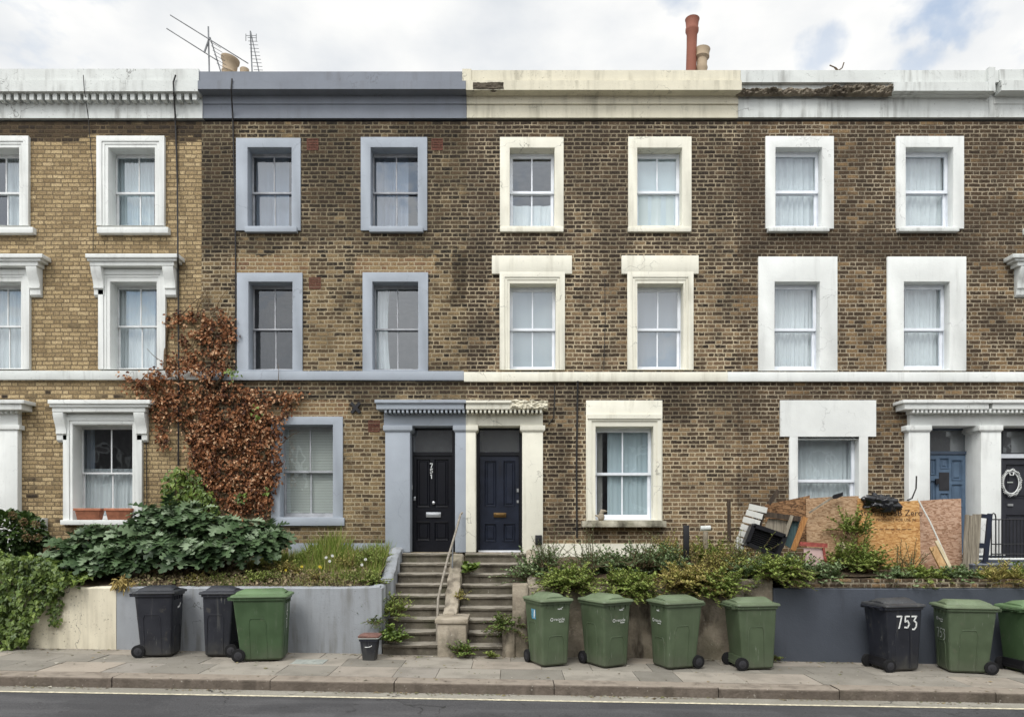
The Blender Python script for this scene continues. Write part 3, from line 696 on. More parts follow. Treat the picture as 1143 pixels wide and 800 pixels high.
def window(h, op, outer, mats, rail=0.5, bars=1, kind='sash', surround='plain', recess=0.2, proud=0.035, sill=None, lintel=None, glass='glass', fw=0.05, glass_low=None, hid=None):
    """op / outer = (x0,x1,top,bottom) photo rectangles of the opening and of the painted surround"""
    x0, x1, zt, zb = X(op[0]), X(op[1]), Z(op[2]), Z(op[3])
    trim, fr = mats; y = recess
    m = MB(); ow = 0.03
    hid = (0.05 if kind == 'sash' else 0.028) if hid is None else hid      # the box frame sits partly behind the masonry
    x0, x1, zt = x0 - hid, x1 + hid, zt + hid * 0.4
    m.ring((x0, x1, zb, zt), (x0 + ow, x1 - ow, zb + ow, zt - ow * 1.3), y, y + 0.12)
    ix0, ix1, iz0, iz1 = x0 + ow + 0.002, x1 - ow - 0.002, zb + ow + 0.002, zt - ow * 1.3 - 0.002
    zm = iz0 + (iz1 - iz0) * rail
    up = (ix0, ix1, zm - 0.02, iz1); lo = (ix0 + 0.004, ix1 - 0.004, iz0, zm + 0.02)
    yu, yl = y + 0.015, y + 0.062
    panes = []
    for (a, b, c, d), yy, bot, top in ((up, yu, fw * 0.9, fw), (lo, yl, fw * 1.5, fw * 0.9)):
        inn = (a + fw, b - fw, c + bot, d - top)
        m.ring((a, b, c, d), inn, yy, yy + 0.042)
        for t in range(bars):
            xx = inn[0] + (inn[1] - inn[0]) * (t + 1) / (bars + 1); bw = 0.011 if kind == 'sash' else 0.013
            m.box(xx - bw, xx + bw, yy + 0.004, yy + 0.03, inn[2] - 0.002, inn[3] + 0.002)
        panes.append((inn, yy + 0.018))
    w_ = m.build('window', fr, h)
    for (inn, yy), gl in zip(panes, (glass, glass_low or glass)):
        q = MB(); i = q.add([(inn[0] - 0.005, yy, inn[2] - 0.005), (inn[1] + 0.005, yy, inn[2] - 0.005), (inn[1] + 0.005, yy, inn[3] + 0.005), (inn[0] - 0.005, yy, inn[3] + 0.005)])
        q.face((i, i + 1, i + 2, i + 3)); q.build('pane', M[gl], w_)
    x0, x1, zt = X(op[0]), X(op[1]), Z(op[2])
    s = MB(); ox0, ox1, ozt, ozb = X(outer[0]), X(outer[1]), Z(outer[2]), Z(outer[3])
    s.ring((ox0, ox1, ozb, ozt), (x0, x1, zb, zt), -proud, y + 0.002)
    if surround == 'moulded':
        bw = (ox1 - ox0) * 0.075
        s.ring((ox0 - 0.004, ox1 + 0.004, ozb + 0.004, ozt + 0.004), (ox0 + bw, ox1 - bw, ozb + 0.006, ozt - bw), -proud - 0.03, -proud + 0.01)
        s.ring((ox0 + bw + 0.002, ox1 - bw - 0.002, ozb + 0.007, ozt - bw - 0.002), (ox0 + bw * 1.5, ox1 - bw * 1.5, ozb + 0.008, ozt - bw * 1.5), -proud - 0.013, -proud + 0.01)
    s.build('surround', trim, w_, bevel=0.006)
    # inner sill board
    if sill:
        q = MB(); q.pbox(sill[0], sill[1], sill[2], sill[3], -0.11 if len(sill) < 5 else -sill[4], 0.05)
        q.build('sill', sill[5] if len(sill) > 5 else trim, w_, bevel=0.006)
    if lintel:
        q = MB(); q.pbox(lintel[0], lintel[1], lintel[2], lintel[3], -0.062, 0.02); q.build('lintel', trim, w_, bevel=0.006)
    return w_

def bracket_hood(w_, x0, x1, yt, trim, sx0, sx1):
    """projecting cornice over a window on two scrolled brackets"""
    m = MB()
    m.pbox(x0, x1, yt, yt + 4.5, -0.27, 0.0); m.pbox(x0 + 2, x1 - 2, yt + 4.2, yt + 8, -0.235, 0.0); m.pbox(x0 + 5, x1 - 5, yt + 7.8, yt + 13.5, -0.2, 0.0)
    m.pbox(sx0 + 1, sx1 - 1, yt + 13, yt + 19.5, -0.05, 0.0)
    m.build('hood', trim, w_, bevel=0.006)
    for a, b in ((x0 + 7, x0 + 18.5), (x1 - 17, x1 - 5)):
        m = MB(); xa, xb = X(a, -0.15), X(b, -0.15); zt = Z(yt + 13.2, -0.15)
        prof = [(0.0, 0.0), (-0.19, 0.0), (-0.19, -0.05), (-0.17, -0.14), (-0.12, -0.25), (-0.09, -0.36), (-0.1, -0.42), (-0.07, -0.44), (-0.07, -0.54), (-0.03, -0.58), (0.0, -0.58)]
        m.prism([(xa, y, zt + z) for y, z in prof], (xb - xa, 0, 0))
        m.build('bracket', trim, w_, bevel=0.004)

def dentils(m, x0, x1, z0, z1, yf, yb, pitch, duty=0.5):
    n = max(1, round((x1 - x0) / pitch)); p = (x1 - x0) / n
    for i in range(n): m.box(x0 + i * p + p * (1 - duty) / 2, x0 + i * p + p * (1 + duty) / 2, yf, yb, z0, z1)

def cornice(h, px0, px1, bands, mat, dent=None, name='cornice'):
    m = MB()
    for (yt, yb, pr, back) in bands: m.box(X(px0) + 0.002, X(px1) - 0.002, -pr, back, Z(yb, -pr), Z(yt, -pr))
    if dent: dentils(m, X(px0) + 0.02, X(px1) - 0.02, Z(dent[1], -dent[2]), Z(dent[0], -dent[2]), -dent[2], -0.03, dent[3], 0.55)
    return m.build(name, mat, h)

def string_course(h, px0, px1, yt, yb, mat):
    m = MB(); m.box(X(px0) + 0.001, X(px1) - 0.001, -0.075, 0.02, Z(yb, -0.075), Z(yt, -0.075)); return m.build('string_course', mat, h, bevel=0.004)

def panel_door(h, x0, x1, yt, yb, y, mat, panels, name='door', boss=0.014):
    """door leaf with recessed moulded panels; panels = photo rectangles"""
    m = MB(); a, b, zt, zb = X(x0, y), X(x1, y), Z(yt, y), Z(yb, y)
    rects = [(X(p[0], y), X(p[1], y), Z(p[3], y), Z(p[2], y)) for p in panels]
    xs = sorted({a, b, *[q for r in rects for q in r[:2]]}); zs = sorted({zb, zt, *[q for r in rects for q in r[2:]]})
    for i in range(len(xs) - 1):
        for j in range(len(zs) - 1):
            cx, cz = (xs[i] + xs[i + 1]) / 2, (zs[j] + zs[j + 1]) / 2
            if any(r[0] < cx < r[1] and r[2] < cz < r[3] for r in rects): continue
            k = m.add([(xs[i], y, zs[j]), (xs[i + 1], y, zs[j]), (xs[i + 1], y, zs[j + 1]), (xs[i], y, zs[j + 1])]); m.face((k, k + 1, k + 2, k + 3))
    for r in rects:
        e = 0.022
        lv = [((r[0], r[1], r[2], r[3]), 0.0), ((r[0] + 0.006, r[1] - 0.006, r[2] + 0.006, r[3] - 0.006), -0.014), ((r[0] + e, r[1] - e, r[2] + e, r[3] - e), 0.02), ((r[0] + e * 2, r[1] - e * 2, r[2] + e * 2, r[3] - e * 2), 0.02), ((r[0] + e * 2.8, r[1] - e * 2.8, r[2] + e * 2.8, r[3] - e * 2.8), 0.004)]
        prev = None
        for (q, dy) in lv:
            i = m.add([(q[0], y + dy, q[2]), (q[1], y + dy, q[2]), (q[1], y + dy, q[3]), (q[0], y + dy, q[3])])
            if prev is not None:
                for j in range(4):
                    k = (j + 1) % 4; m.face((prev + j, prev + k, i + k, i + j))
            prev = i
        m.face((prev, prev + 1, prev + 2, prev + 3))
    m.box(a, b, y + 0.021, y + 0.05, zb, zt)
    return m.build(name, mat, h)

# ---- house A (yellow brick, white trim)
TW, SA = M['white'], M['sash']
def hole(o): return (o[0] - 0.6, o[1] + 0.6, o[2] - 0.6, o[3] + 0.6)
A_op = [(-29, 23, 166, 253), (122, 174, 166, 253), (-27, 25, 315, 412), (124, 176, 315, 412), (83, 149, 474, 580)]
doorA = (-58, -2, 474, 618)
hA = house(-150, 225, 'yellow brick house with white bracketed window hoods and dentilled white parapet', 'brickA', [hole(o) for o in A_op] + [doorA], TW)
for o, ou in ((A_op[0], (-41, 34, 154, 253.5)), (A_op[1], (110, 185, 154, 253.5))):
    window(hA, o, ou, (TW, SA), 0.5, 1, 'sash', 'moulded', 0.22, 0.04, (ou[0] - 2, ou[1] + 2.5, 253.2, 260), fw=0.04)
for o, ou, hx in ((A_op[2], (-39, 35, 302, 413), (-56, 47)), (A_op[3], (112, 186, 302, 413), (95, 199))):
    w_ = window(hA, o, ou, (TW, SA), 0.53, 1, 'sash', 'moulded', 0.22, 0.04, fw=0.035); bracket_hood(w_, hx[0], hx[1], 283, TW, ou[0], ou[1])
w_ = window(hA, A_op[4], (73, 160, 463, 581), (TW, SA), 0.5, 1, 'sash', 'moulded', 0.24, 0.04, (67, 163, 580, 585.5, 0.13), fw=0.035, glass='glass_dim', glass_low='glass'); bracket_hood(w_, 53, 167, 446, TW, 73, 160)
cornice(hA, -150, 227.5, [(77, 90, 0.22, 0.35), (89.6, 102, 0.26, 0.3), (101, 113, 0.035, 0.2), (112, 132, 0.06, 0.1)], M['white_old'], (103.5, 111.5, 0.2, 0.15))
string_course(hA, -150, 226, 413.5, 423.5, M['white_old'])
m = MB()
for a, b, c, d, p in ((-50, 26.5, 446, 450, 0.34), (-50, 24, 449.5, 457, 0.3), (-50, 20, 456, 476, 0.11)): m.pbox(a - 40, b, c, d, -p, 0.1)
dentils(m, X(-90, -0.2), X(21, -0.2), Z(461, -0.2), Z(456, -0.2), -0.2, -0.08, 0.1, 0.5)
m.build('entablature', TW, hA, bevel=0.004)
for a, b in ((-2, 19.5), (-82, -58)):
    m = MB(); m.pbox(a, b, 478.6, 620, -0.12, 0.3); m.pbox(a - 2, b + 2, 474, 479, -0.15, 0.3); m.build('pilaster', TW, hA, bevel=0.004)
panel_door(hA, -60, 0, 474, 618, 0.3, M['black_gloss'], [(-48, -31, 515, 570), (-28, -10, 515, 570)])
m = MB(); m.pbox(32, 47.5, 578, 605, -0.16, 0.0); m.build('meter_box', M['white_old'], hA, bevel=0.006)

# ---- house B (pale grey trim)
TG, SG = M['grey'], M['sash_grey']
B_op = [(277, 326, 165.5, 253), (414, 466.5, 165.5, 253), (278, 327, 315, 413), (416, 467, 315, 413), (313, 372, 474, 577)]
doorB = (457.5, 508, 470, 616)
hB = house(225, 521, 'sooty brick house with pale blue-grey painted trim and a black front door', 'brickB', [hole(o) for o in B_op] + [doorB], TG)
B_out = [(264, 336, 155, 258), (403, 477, 154, 258), (265, 338, 305, 414.5), (405, 478, 304.5, 414.5), (303, 383, 465, 586)]
for i, (o, ou) in enumerate(zip(B_op, B_out)):
    window(hB, o, ou, (TG, SG), 0.5, 1, 'sash', 'plain', 0.22, 0.035, (ou[0] + 9, ou[1] - 5, 252.6, 258.6, 0.09) if i < 2 else ((ou[0] + 4, ou[1] + 1, 577.5, 586.5, 0.07) if i == 4 else None), fw=0.035,
           glass=('glass_mid', 'glass_mid', 'glass_dusk', 'glass', 'glass_bright')[i])
cornice(hB, 227.5, 521, [(80, 90.5, 0.2, 0.35), (90.2, 99.5, 0.27, 0.3), (99, 116, 0.06, 0.2), (115.6, 132, 0.04, 0.1)], M['grey_dk'])
string_course(hB, 226, 518, 414, 424, TG)

def portico_part(h, x0, x1, mat, x0c, x1c, x0f, x1f, old=None):
    """entablature of a paired doorway: crown, fascia, dentil band, frieze"""
    m = MB(); m.pbox(x0c, x1c, 446, 449.5, -0.36, 0.02); m.pbox(x0c + (2 if x0c == x0 else 0), x1c - (2 if x1c == x1 else 0), 449, 456.5, -0.32, 0.02)
    m.pbox(x0f, x1f, 455.5, 461, -0.06, 0.02); m.pbox(x0f, x1f, 460.6, 475, -0.11, 0.30)
    dentils(m, X(x0f, -0.25), X(x1f, -0.25), Z(460.6, -0.3), Z(456.2, -0.3), -0.3, -0.06, 0.083, 0.5)
    return m.build('entablature', mat, h, bevel=0.003)
def pilaster(h, x0, x1, mat, base, yf=-0.12, cap=(2.5, 2.5), yb=0.3):
    m = MB(); m.pbox(x0, x1, 479, base, yf, yb); m.pbox(x0 - cap[0], x1 + cap[1], 474.4, 480, yf - 0.035, yb); m.pbox(x0 - cap[0] * 0.5, x1 + cap[1] * 0.5, 479.6, 481.5, yf - 0.015, yb)
    return m.build('pilaster', mat, h, bevel=0.003)
portico_part(hB, 418, 520, M['grey'], 418, 520, 428.5, 520)
pilaster(hB, 430, 457.5, TG, 616); pilaster(hB, 508, 520, TG, 616, cap=(2.5, 0))
m = MB(); m.pbox(322, 430, 606, 630, -0.05, 0.0); m.build('plinth', TG, hB)
def doorway(h, fx0, fx1, y, leaf, fan, frame_mat, yb, transom=None):
    m = MB(); a, b = X(fx0, y), X(fx1, y); z0, z1 = Z(yb, y), Z(473, y)
    m.ring((a - 0.08, b + 0.08, z0 - 0.02, z1 + 0.1), (X(leaf[0], y), X(leaf[1], y), z0 - 0.015, Z(fan[2], y)), y - 0.03, y + 0.07)
    m.box(X(leaf[0], y), X(leaf[1], y), y - 0.028, y + 0.06, Z(leaf[2], y) + 0.002, Z(fan[3], y))
    f = m.build('door_frame', frame_mat, h)
    q = MB(); yy = y + 0.02; i = q.add([(X(leaf[0], y), yy, Z(fan[3], y)), (X(leaf[1], y), yy, Z(fan[3], y)), (X(leaf[1], y), yy, Z(fan[2], y)), (X(leaf[0], y), yy, Z(fan[2], y))]); q.face((i, i + 1, i + 2, i + 3))
    q.build('fanlight', M['glass_door'], f)
    return f
YD = 0.24
doorway(hB, 459, 507, YD, (461, 505, 508.5), (0, 0, 480, 504.5), M['black_gloss'], 617)
dB = panel_door(hB, 461.3, 504.7, 508.8, 616, YD, M['black_gloss'], [(465, 480, 512, 566), (485, 500.5, 512, 566), (465, 480, 582, 603), (485, 500.5, 582, 603)])
def on_plane(y, cx, cy):                                 # metres on a plane facing the street, about a photo point
    c = P(cx, cy, y); return lambda u, v: (c.x + u, y, c.z + v)
m = MB()
for i, ch in enumerate('751'):
    c = P(481.6, 519.5 + i * 6.0, YD)
    for st in DIG[ch]: stroke(m, [((p[0] - .3) * .08, (p[1] - .5) * .082) for p in st], .016, lambda u, v, c=c: (c.x + u, YD - 0.018, c.z + v))
m.build('house_number', M['paint_white'], dB)
m = MB(); m.pbox(475.5, 492, 571.5, 577, YD - 0.03, YD + 0.02); m.pbox(477.5, 490, 573, 575.6, YD - 0.036, YD + 0.02); m.build('letterbox', M['steel'], dB, bevel=0.003)
m = MB(); c = P(484, 561, YD - 0.02); m.tube([c + Vector((0, 0.03, 0)), c + Vector((0, -0.02, 0)), c + Vector((0, -0.03, 0))], [0.016, 0.03, 0.012], 12); m.build('knob', M['steel'], dB, smooth=40)
m = MB(); m.pbox(461.8, 463.8, 554, 558.5, YD - 0.03, YD + 0.02); m.build('lock', M['steel'], dB, bevel=0.002)
m = MB(); m.pbox(457.8, 459.6, 536, 539, 0.17, 0.2); m.pbox(457.6, 460, 541, 546, 0.16, 0.2); m.build('doorbell', M['upvc'], hB, bevel=0.002)
for a, b in ((349, 161.5), (488, 161.5), (351.5, 316), (417.5, 475.5)):
    m = MB(); m.ring((X(a - 6.4), X(a + 6.4), Z(b + 6.4), Z(b - 6.4)), (X(a - 5.6), X(a + 5.6), Z(b + 5.6), Z(b - 5.6)), -0.008, 0.01)
    for i in range(6): m.box(X(a - 5.6), X(a + 5.6), -0.006, 0.01, Z(b + 5.6 - 1.87 * i), Z(b + 5.6 - 1.87 * i) + 0.02)
    m.build('air_brick', M['airbrick'], hB)
for a, b in ((397, 455),):
    m = MB()
    for ang in (0.9, 2.3):
        d = Vector((math.cos(ang), 0, math.sin(ang))) * 0.13; c = P(a, b, -0.03); m.bar(c - d, c + d, 0.06, 0.03 + 0.01 * ang)
    m.build('tie_plate', M['iron'], hB)

# ---- house C (cream trim)
TC, SU = M['cream'], M['upvc']
C_op = [(569, 619, 166, 253), (711, 761, 166, 252.5), (569, 620.5, 317, 412.5), (711, 762.5, 317, 412.5), (664.5, 729, 476, 580.5)]
doorC = (531, 583, 470, 616)
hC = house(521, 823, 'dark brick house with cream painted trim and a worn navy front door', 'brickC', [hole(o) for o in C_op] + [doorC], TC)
C_out = [(558, 629, 154, 258), (701, 771.5, 153.5, 258), (558, 630, 305, 413.5), (700, 773, 305, 413.5), (654, 739, 447, 581)]
C_lin = [None, None, (549, 638.5, 285, 305.5), (694, 780, 285, 305.5), None]
for i, (o, ou) in enumerate(zip(C_op, C_out)):
    w_ = window(hC, o, ou, (TC, SU), 0.5, 1, 'upvc', 'plain' if i < 2 or i == 4 else 'moulded', 0.2, 0.035,
           (ou[0], ou[1], 253, 258.5, 0.06) if i < 2 else ((650, 744, 581, 588, 0.24, M['mossy_sill']) if i == 4 else None), C_lin[i], fw=0.055, glass='glass_hazy' if i in (2, 3) else 'glass')
    if i == 4:
        q = MB(); q.ring((X(655.5), X(737.5), Z(580.5), Z(466)), (X(660), X(733), Z(580), Z(470)), -0.06, -0.03); q.pbox(656, 738, 462.5, 467, -0.085, -0.03); q.build('moulding', TC, w_)
cornice(hC, 521, 823, [(78.5, 90, 0.2, 0.35), (89.8, 100.5, 0.27, 0.3), (100, 116, 0.07, 0.2), (115.6, 131.5, 0.04, 0.1)], M['cream_old'])
m = MB(); m.pbox(516, 526, 77, 90.5, -0.215, 0.3); m.build('parapet_pier', M['cream_old'], hC)
m = MB(); m.rubble(X(527, -0.27), X(563, -0.27), Z(100.5, -0.27), Z(91.5, -0.27), -0.275, 0.02, 30, 8, 3, 0.09); m.build('broken_edge', conc_mat('dark_broken_stucco', (58, 50, 42), (96, 84, 68), 0.2, 1.0), hC)
string_course(hC, 518, 811, 415, 425.5, TC)
m = MB(); m.pbox(520, 571, 446.5, 449.5, -0.36, 0.02); m.pbox(520, 575, 449, 456.5, -0.32, 0.02); m.pbox(520, 606, 455.5, 461, -0.06, 0.02); m.pbox(520, 606, 460.6, 475, -0.11, 0.30)
dentils(m, X(520, -0.25), X(606, -0.25), Z(460.6, -0.3), Z(456.2, -0.3), -0.3, -0.06, 0.083, 0.5); m.build('entablature', TC, hC, bevel=0.003)
m = MB(); m.rubble(X(569, -0.33), X(612, -0.33), Z(457, -0.33), Z(446, -0.33), -0.3, 0.07, 40, 8, 7, 0.05); m.box(X(572, -.3), X(609, -.3), -0.29, 0.0, Z(455.5, -0.3), Z(449, -0.3)); m.build('broken_cornice', M['cream_old'], hC)
pilaster(hC, 520, 531, TC, 616, cap=(0, 2.5)); pilaster(hC, 583, 606, TC, 622)
m = MB(); m.pbox(606, 735, 606.5, 630, -0.05, 0.0); m.build('plinth', TC, hC)
doorway(hC, 532.5, 582, YD, (535.5, 579.5, 508.5), (0, 0, 480, 504.5), M['black_gloss'], 617)
dC = panel_door(hC, 535.8, 579.2, 508.8, 614, YD, M['navy'], [(541, 554, 514, 565), (562, 575, 514, 565), (541, 554, 584, 604), (562, 575, 584, 604)])
m = MB()
for i, ch in enumerate('751'):
    c = P(558, 517.5 + i * 5, YD)
    for st in DIG[ch]: stroke(m, [((p[0] - .3) * .07, (p[1] - .5) * .07) for p in st], .009, lambda u, v, c=c: (c.x + u, YD - 0.018, c.z + v))
m.build('house_number', M['hub'], dC)
m = MB(); m.pbox(551, 565, 572, 577, YD - 0.03, YD + 0.02); m.pbox(553.5, 562.5, 573.3, 575.7, YD - 0.036, YD + 0.02); m.build('letterbox', M['brass'], dC, bevel=0.003)
m = MB(); m.pbox(576.8, 579, 545, 549, YD - 0.02, YD + 0.02); m.pbox(576.8, 579, 558, 561, YD - 0.02, YD + 0.02); m.build('lock', M['steel'], dC)
m = MB(); m.pbox(534, 581, 614, 617.2, YD - 0.06, YD + 0.06); m.build('threshold', M['upvc'], dC)
m = MB(); m.pbox(597.5, 605, 597, 608, -0.2, -0.1); m.build('meter_box', M['iron'], hC, bevel=0.006)

# ---- house D (white trim, plastic windows)
TD = M['white']
D_op = [(865, 917, 165.5, 254), (1010, 1063, 165.5, 254), (864, 914.5, 315, 413), (1008, 1059, 315, 412.5), (890, 958, 475, 598)]
doorD = (1038, 1095, 470, 640)
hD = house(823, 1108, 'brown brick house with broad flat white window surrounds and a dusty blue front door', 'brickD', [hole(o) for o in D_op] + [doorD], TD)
D_out = [(854, 930, 153, 256), (999.5, 1075, 153, 256), (846, 934, 287, 414), (989.5, 1077.5, 287, 414), (880.5, 968, 487, 600)]
for i, (o, ou) in enumerate(zip(D_op, D_out)):
    w_ = window(hD, o, ou, (TD, SU), (0.49, 0.49, 0.48, 0.48, 0.5)[i], 0, 'upvc', 'plain', 0.15, 0.035, (ou[0] + 4, ou[1] - 4, 254, 258, 0.1, M['white_old']) if i < 2 else None, fw=0.06, glass='glass', hid=0.04)
    if i == 4: q = MB(); q.pbox(871, 978, 446.5, 487, -0.037, 0.01); q.ring((X(880.5), X(968), Z(490), Z(474)), (X(890), X(958), Z(489.9), Z(475)), -0.03, 0.2); q.build('lintel', TD, w_)
cornice(hD, 823, 1107, [(78.5, 92, 0.2, 0.35), (91.6, 103, 0.12, 0.3), (102.5, 131, 0.045, 0.1)], M['white_old'])
m = MB(); m.pbox(998, 1106.5, 91.6, 101.5, -0.27, 0.2); m.pbox(998, 1106.5, 101, 106, -0.16, 0.1); m.build('cornice_moulding', M['white_old'], hD)
m = MB(); m.rubble(X(823.5, -0.24), X(930, -0.24), Z(103.5, -0.24), Z(96, -0.24), -0.15, 0.08, 80, 7, 5, 0.07); m.rubble(X(926, -0.24), X(999, -0.24), Z(104.5, -0.24), Z(92.5, -0.24), -0.17, 0.10, 60, 9, 15, 0.07); m.build('broken_cornice', M['rubble'], hD)
string_course(hD, 811, 1108, 415, 425.5, TD)
portico_part(hD, 1008, 1106, TD, 1008, 1106, 1016, 1106)
pilaster(hD, 1014.5, 1038, TD, 640, yf=-0.16); pilaster(hD, 1095, 1117.5, TD, 660, yf=-0.16, yb=0.32)
doorway(hD, 1037, 1082, 0.3, (1037.5, 1078, 507), (0, 0, 480, 503.5), M['blue_dk'], 640)
dD = panel_door(hD, 1037.7, 1077.8, 507.4, 640, 0.3, M['blue_door'], [(1038.5, 1045, 512, 530), (1049, 1059, 511, 523), (1062, 1074, 513, 536), (1038.5, 1045, 536, 560), (1062, 1074, 540, 560), (1049, 1059, 550, 560), (1062, 1074, 565, 610), (1042, 1058, 565, 610)])
m = MB(); m.pbox(1048.5, 1059.5, 527, 547, 0.288, 0.31); m.build('door_window', M['hub'], dD)
m = MB(); m.pbox(1045, 1048.5, 534, 540, 0.25, 0.3); m.build('lock', M['iron'], dD)

# ---- house E (sliver at the right)
E_op = [(1160, 1212, 166, 253), (1160, 1212, 315, 412)]
doorE = (1117, 1168, 470, 640)
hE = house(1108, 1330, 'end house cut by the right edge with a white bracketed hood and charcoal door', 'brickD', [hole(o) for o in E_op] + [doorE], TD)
window(hE, E_op[0], (1148, 1223, 154, 253), (TD, SA), surround='moulded', sill=(1146, 1226, 253, 260))
w_ = window(hE, E_op[1], (1149, 1223, 302, 413), (TD, SA), surround='moulded'); bracket_hood(w_, 1131, 1236, 283, M['white_old'], 1149, 1223)
cornice(hE, 1107, 1330, [(77.5, 90, 0.21, 0.35), (89.6, 101, 0.27, 0.3), (100, 116, 0.06, 0.2), (115.5, 131, 0.045, 0.1)], M['white_old'])
m = MB(); m.pbox(1103.5, 1111, 75, 101.5, -0.285, 0.2); m.pbox(1104, 1109, 101.5, 131, -0.055, 0.0); m.build('parapet_pier', M['white_old'], hE)
string_course(hE, 1108, 1330, 415, 425.5, TD)
portico_part(hE, 1106, 1200, TD, 1106, 1200, 1106, 1190); pilaster(hE, 1168, 1190, TD, 640, yf=-0.16)
doorway(hE, 1118, 1168, 0.3, (1118.5, 1166, 511.5), (0, 0, 481, 505.5), M['black_soft'], 640)
m = MB(); m.pbox(1117.5, 1167, 506.5, 511, 0.25, 0.3); m.build('transom', M['upvc'], hE)
dE = panel_door(hE, 1118.7, 1165.8, 511.8, 640, 0.3, M['black_soft'], [(1123, 1161, 518, 556), (1123, 1161, 574, 632)])
m = MB(); m.pbox(1125, 1131, 562, 564.5, 0.27, 0.31); m.build('letterbox', M['steel'], dE)
# the oval mirror-like wreath hung on the door
c = P(1129, 538.5, 0.24); m = MB(); N = 44
for k in range(N):
    a = 2 * math.pi * k / N; rr = 1 + 0.05 * math.sin(a * 10)
    pt = c + Vector((0.17 * rr * math.cos(a), 0, 0.235 * rr * math.sin(a)))
    m.tube([pt, pt + Vector((0.02 * math.cos(a + 1.2), -0.02, 0.02 * math.sin(a + 1.2))), pt + Vector((0.04 * math.cos(a), 0, 0.04 * math.sin(a)))], [0.009, 0.014, 0.006], 6)
pts = [c + Vector((0.155 * math.cos(2 * math.pi * k / 32), 0.01, 0.215 * math.sin(2 * math.pi * k / 32))) for k in range(33)]; m.tube(pts, 0.011, 8)
m.tube([c + Vector((-0.05, 0.0, 0.22)), c + Vector((-0.03, -0.01, 0.15)), c + Vector((0.03, -0.01, 0.15)), c + Vector((0.05, 0, 0.22))], 0.012, 6)
wr = m.build('wreath', M['paint_white'], smooth=50); tag(wr, 'white ornate oval frame hung on the charcoal door at the right edge', 'wreath')
m = MB(); stroke(m, [(-.05, .01), (.05, .01)], .02, lambda u, v: (c.x + u, 0.276, c.z + v)); m.build('name_plate', M['paint_grey'], wr)

# chimneys: stack stands behind the parapet, pots show over it
def chimney(h, px, pots, w_):
    y = 2.4; m = MB(); z = Z(80, y); z2 = z - 0.34; m.box(X(px, y) - w_, X(px, y) + w_, y - 0.3, y + 0.3, 10.4, z2 - 0.16); m.box(X(px, y) - w_ - 0.05, X(px, y) + w_ + 0.05, y - 0.35, y + 0.35, z2 - 0.16, z2)
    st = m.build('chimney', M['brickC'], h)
    for (p, top, prof, mat, lean) in pots:
        b = P(p, 80, y); ht = Z(top, y) - z; q = MB(); n = 18; base = len(q.v)
        for (ra, t) in prof: q.add([(b.x + lean * t * ht + ra * math.cos(2 * math.pi * s / n), y + ra * math.sin(2 * math.pi * s / n), z - 0.36 + t * (ht + 0.36) + lean * ra * math.cos(2 * math.pi * s / n) * -1.2) for s in range(n)])
        for j in range(len(prof) - 1):
            for s in range(n):
                e = (s + 1) % n; a = base + j * n; q.face((a + s, a + e, a + n + e, a + n + s))
        q.face([base + (len(prof) - 1) * n + s for s in range(n)])
        q.build('chimney_pot', mat, st, smooth=35)
chimney(hB, 256, [(255, 66, [(0.17, 0), (0.16, 0.45), (0.175, 0.5), (0.155, 0.56), (0.165, 0.82), (0.2, 0.9), (0.205, 1.0), (0.16, 1.0), (0.15, 0.8)], M['buffpot'], 0.16), (273, 77.5, [(0.09, 0), (0.1, 0.7), (0.1, 1), (0.07, 1), (0.07, 0.5)], M['buffpot'], 0)], 0.4)
chimney(hC, 776, [(771, 22, [(0.12, 0), (0.115, 0.6), (0.12, 0.78), (0.15, 0.82), (0.15, 0.86), (0.135, 0.88), (0.15, 0.97), (0.165, 1.0), (0.11, 1.0), (0.1, 0.85)], M['redpot'], 0.03), (782.5, 55, [(0.12, 0), (0.12, 0.45), (0.135, 0.5), (0.115, 0.58), (0.12, 0.72), (0.165, 0.78), (0.155, 0.88), (0.18, 0.98), (0.12, 1.0), (0.1, 0.8)], M['buffpot'], 0.06)], 0.35)

# ------------------------------------------------------------------ curtains, blinds, things on sills
def curtain(px0, px1, yt, yb, y, mat, label, folds=14, amp=0.022, seed=0, gather=0.0, name='curtain', cat='curtain'):
    m = MB(); nx, nz = folds * 6, 10; x0, x1, zt, zb = X(px0, y), X(px1, y), Z(yt, y), Z(yb, y)
    for j in range(nz + 1):
        v = j / nz; g = 1 - gather * math.sin(v * math.pi) ** 0.8
        for i in range(nx + 1):
            u = i / nx; ph = u * folds * 2 * math.pi + 1.3 * math.sin(u * 9 + seed) + 0.5 * math.sin(v * 3 + seed)
            m.v.append((x0 + (x1 - x0) * u * g, y + amp * (0.4 + 0.6 * v) * math.sin(ph) + 0.012 * math.sin(u * 23 + seed * 2), zt + (zb - zt) * v))
    for j in range(nz):
        for i in range(nx):
            a = j * (nx + 1) + i; m.face((a, a + 1, a + nx + 2, a + nx + 1))
    return tag(m.build(name, mat, smooth=60), label, cat, 'curtains in the windows')
YC = 0.325; YA = 0.405
curtain(8, 23, 164, 254, YA, M['net'], 'white net curtain in the top floor window at the far left edge', 7, seed=1)
curtain(128, 172, 164, 254, YA, M['net_blue'], 'pale net curtains in the top window nearest the thick black cable', 11, seed=2)
curtain(-24, 26, 312, 414, YA, M['net'], 'white net curtains in the hooded first floor window at the left edge', 12, seed=3)
curtain(127, 174, 312, 414, YA, M['net'], 'white net curtains in the hooded first floor window above the brown creeper', 10, 0.016, seed=4)
curtain(88, 150, 523, 582, YA, M['net'], 'half-height net curtain in the window with terracotta window boxes', 12, seed=5)
curtain(90, 106, 474, 582, YA + 0.08, M['net_grey'], 'narrow drape at the left of the window with terracotta window boxes', 4, seed=6)
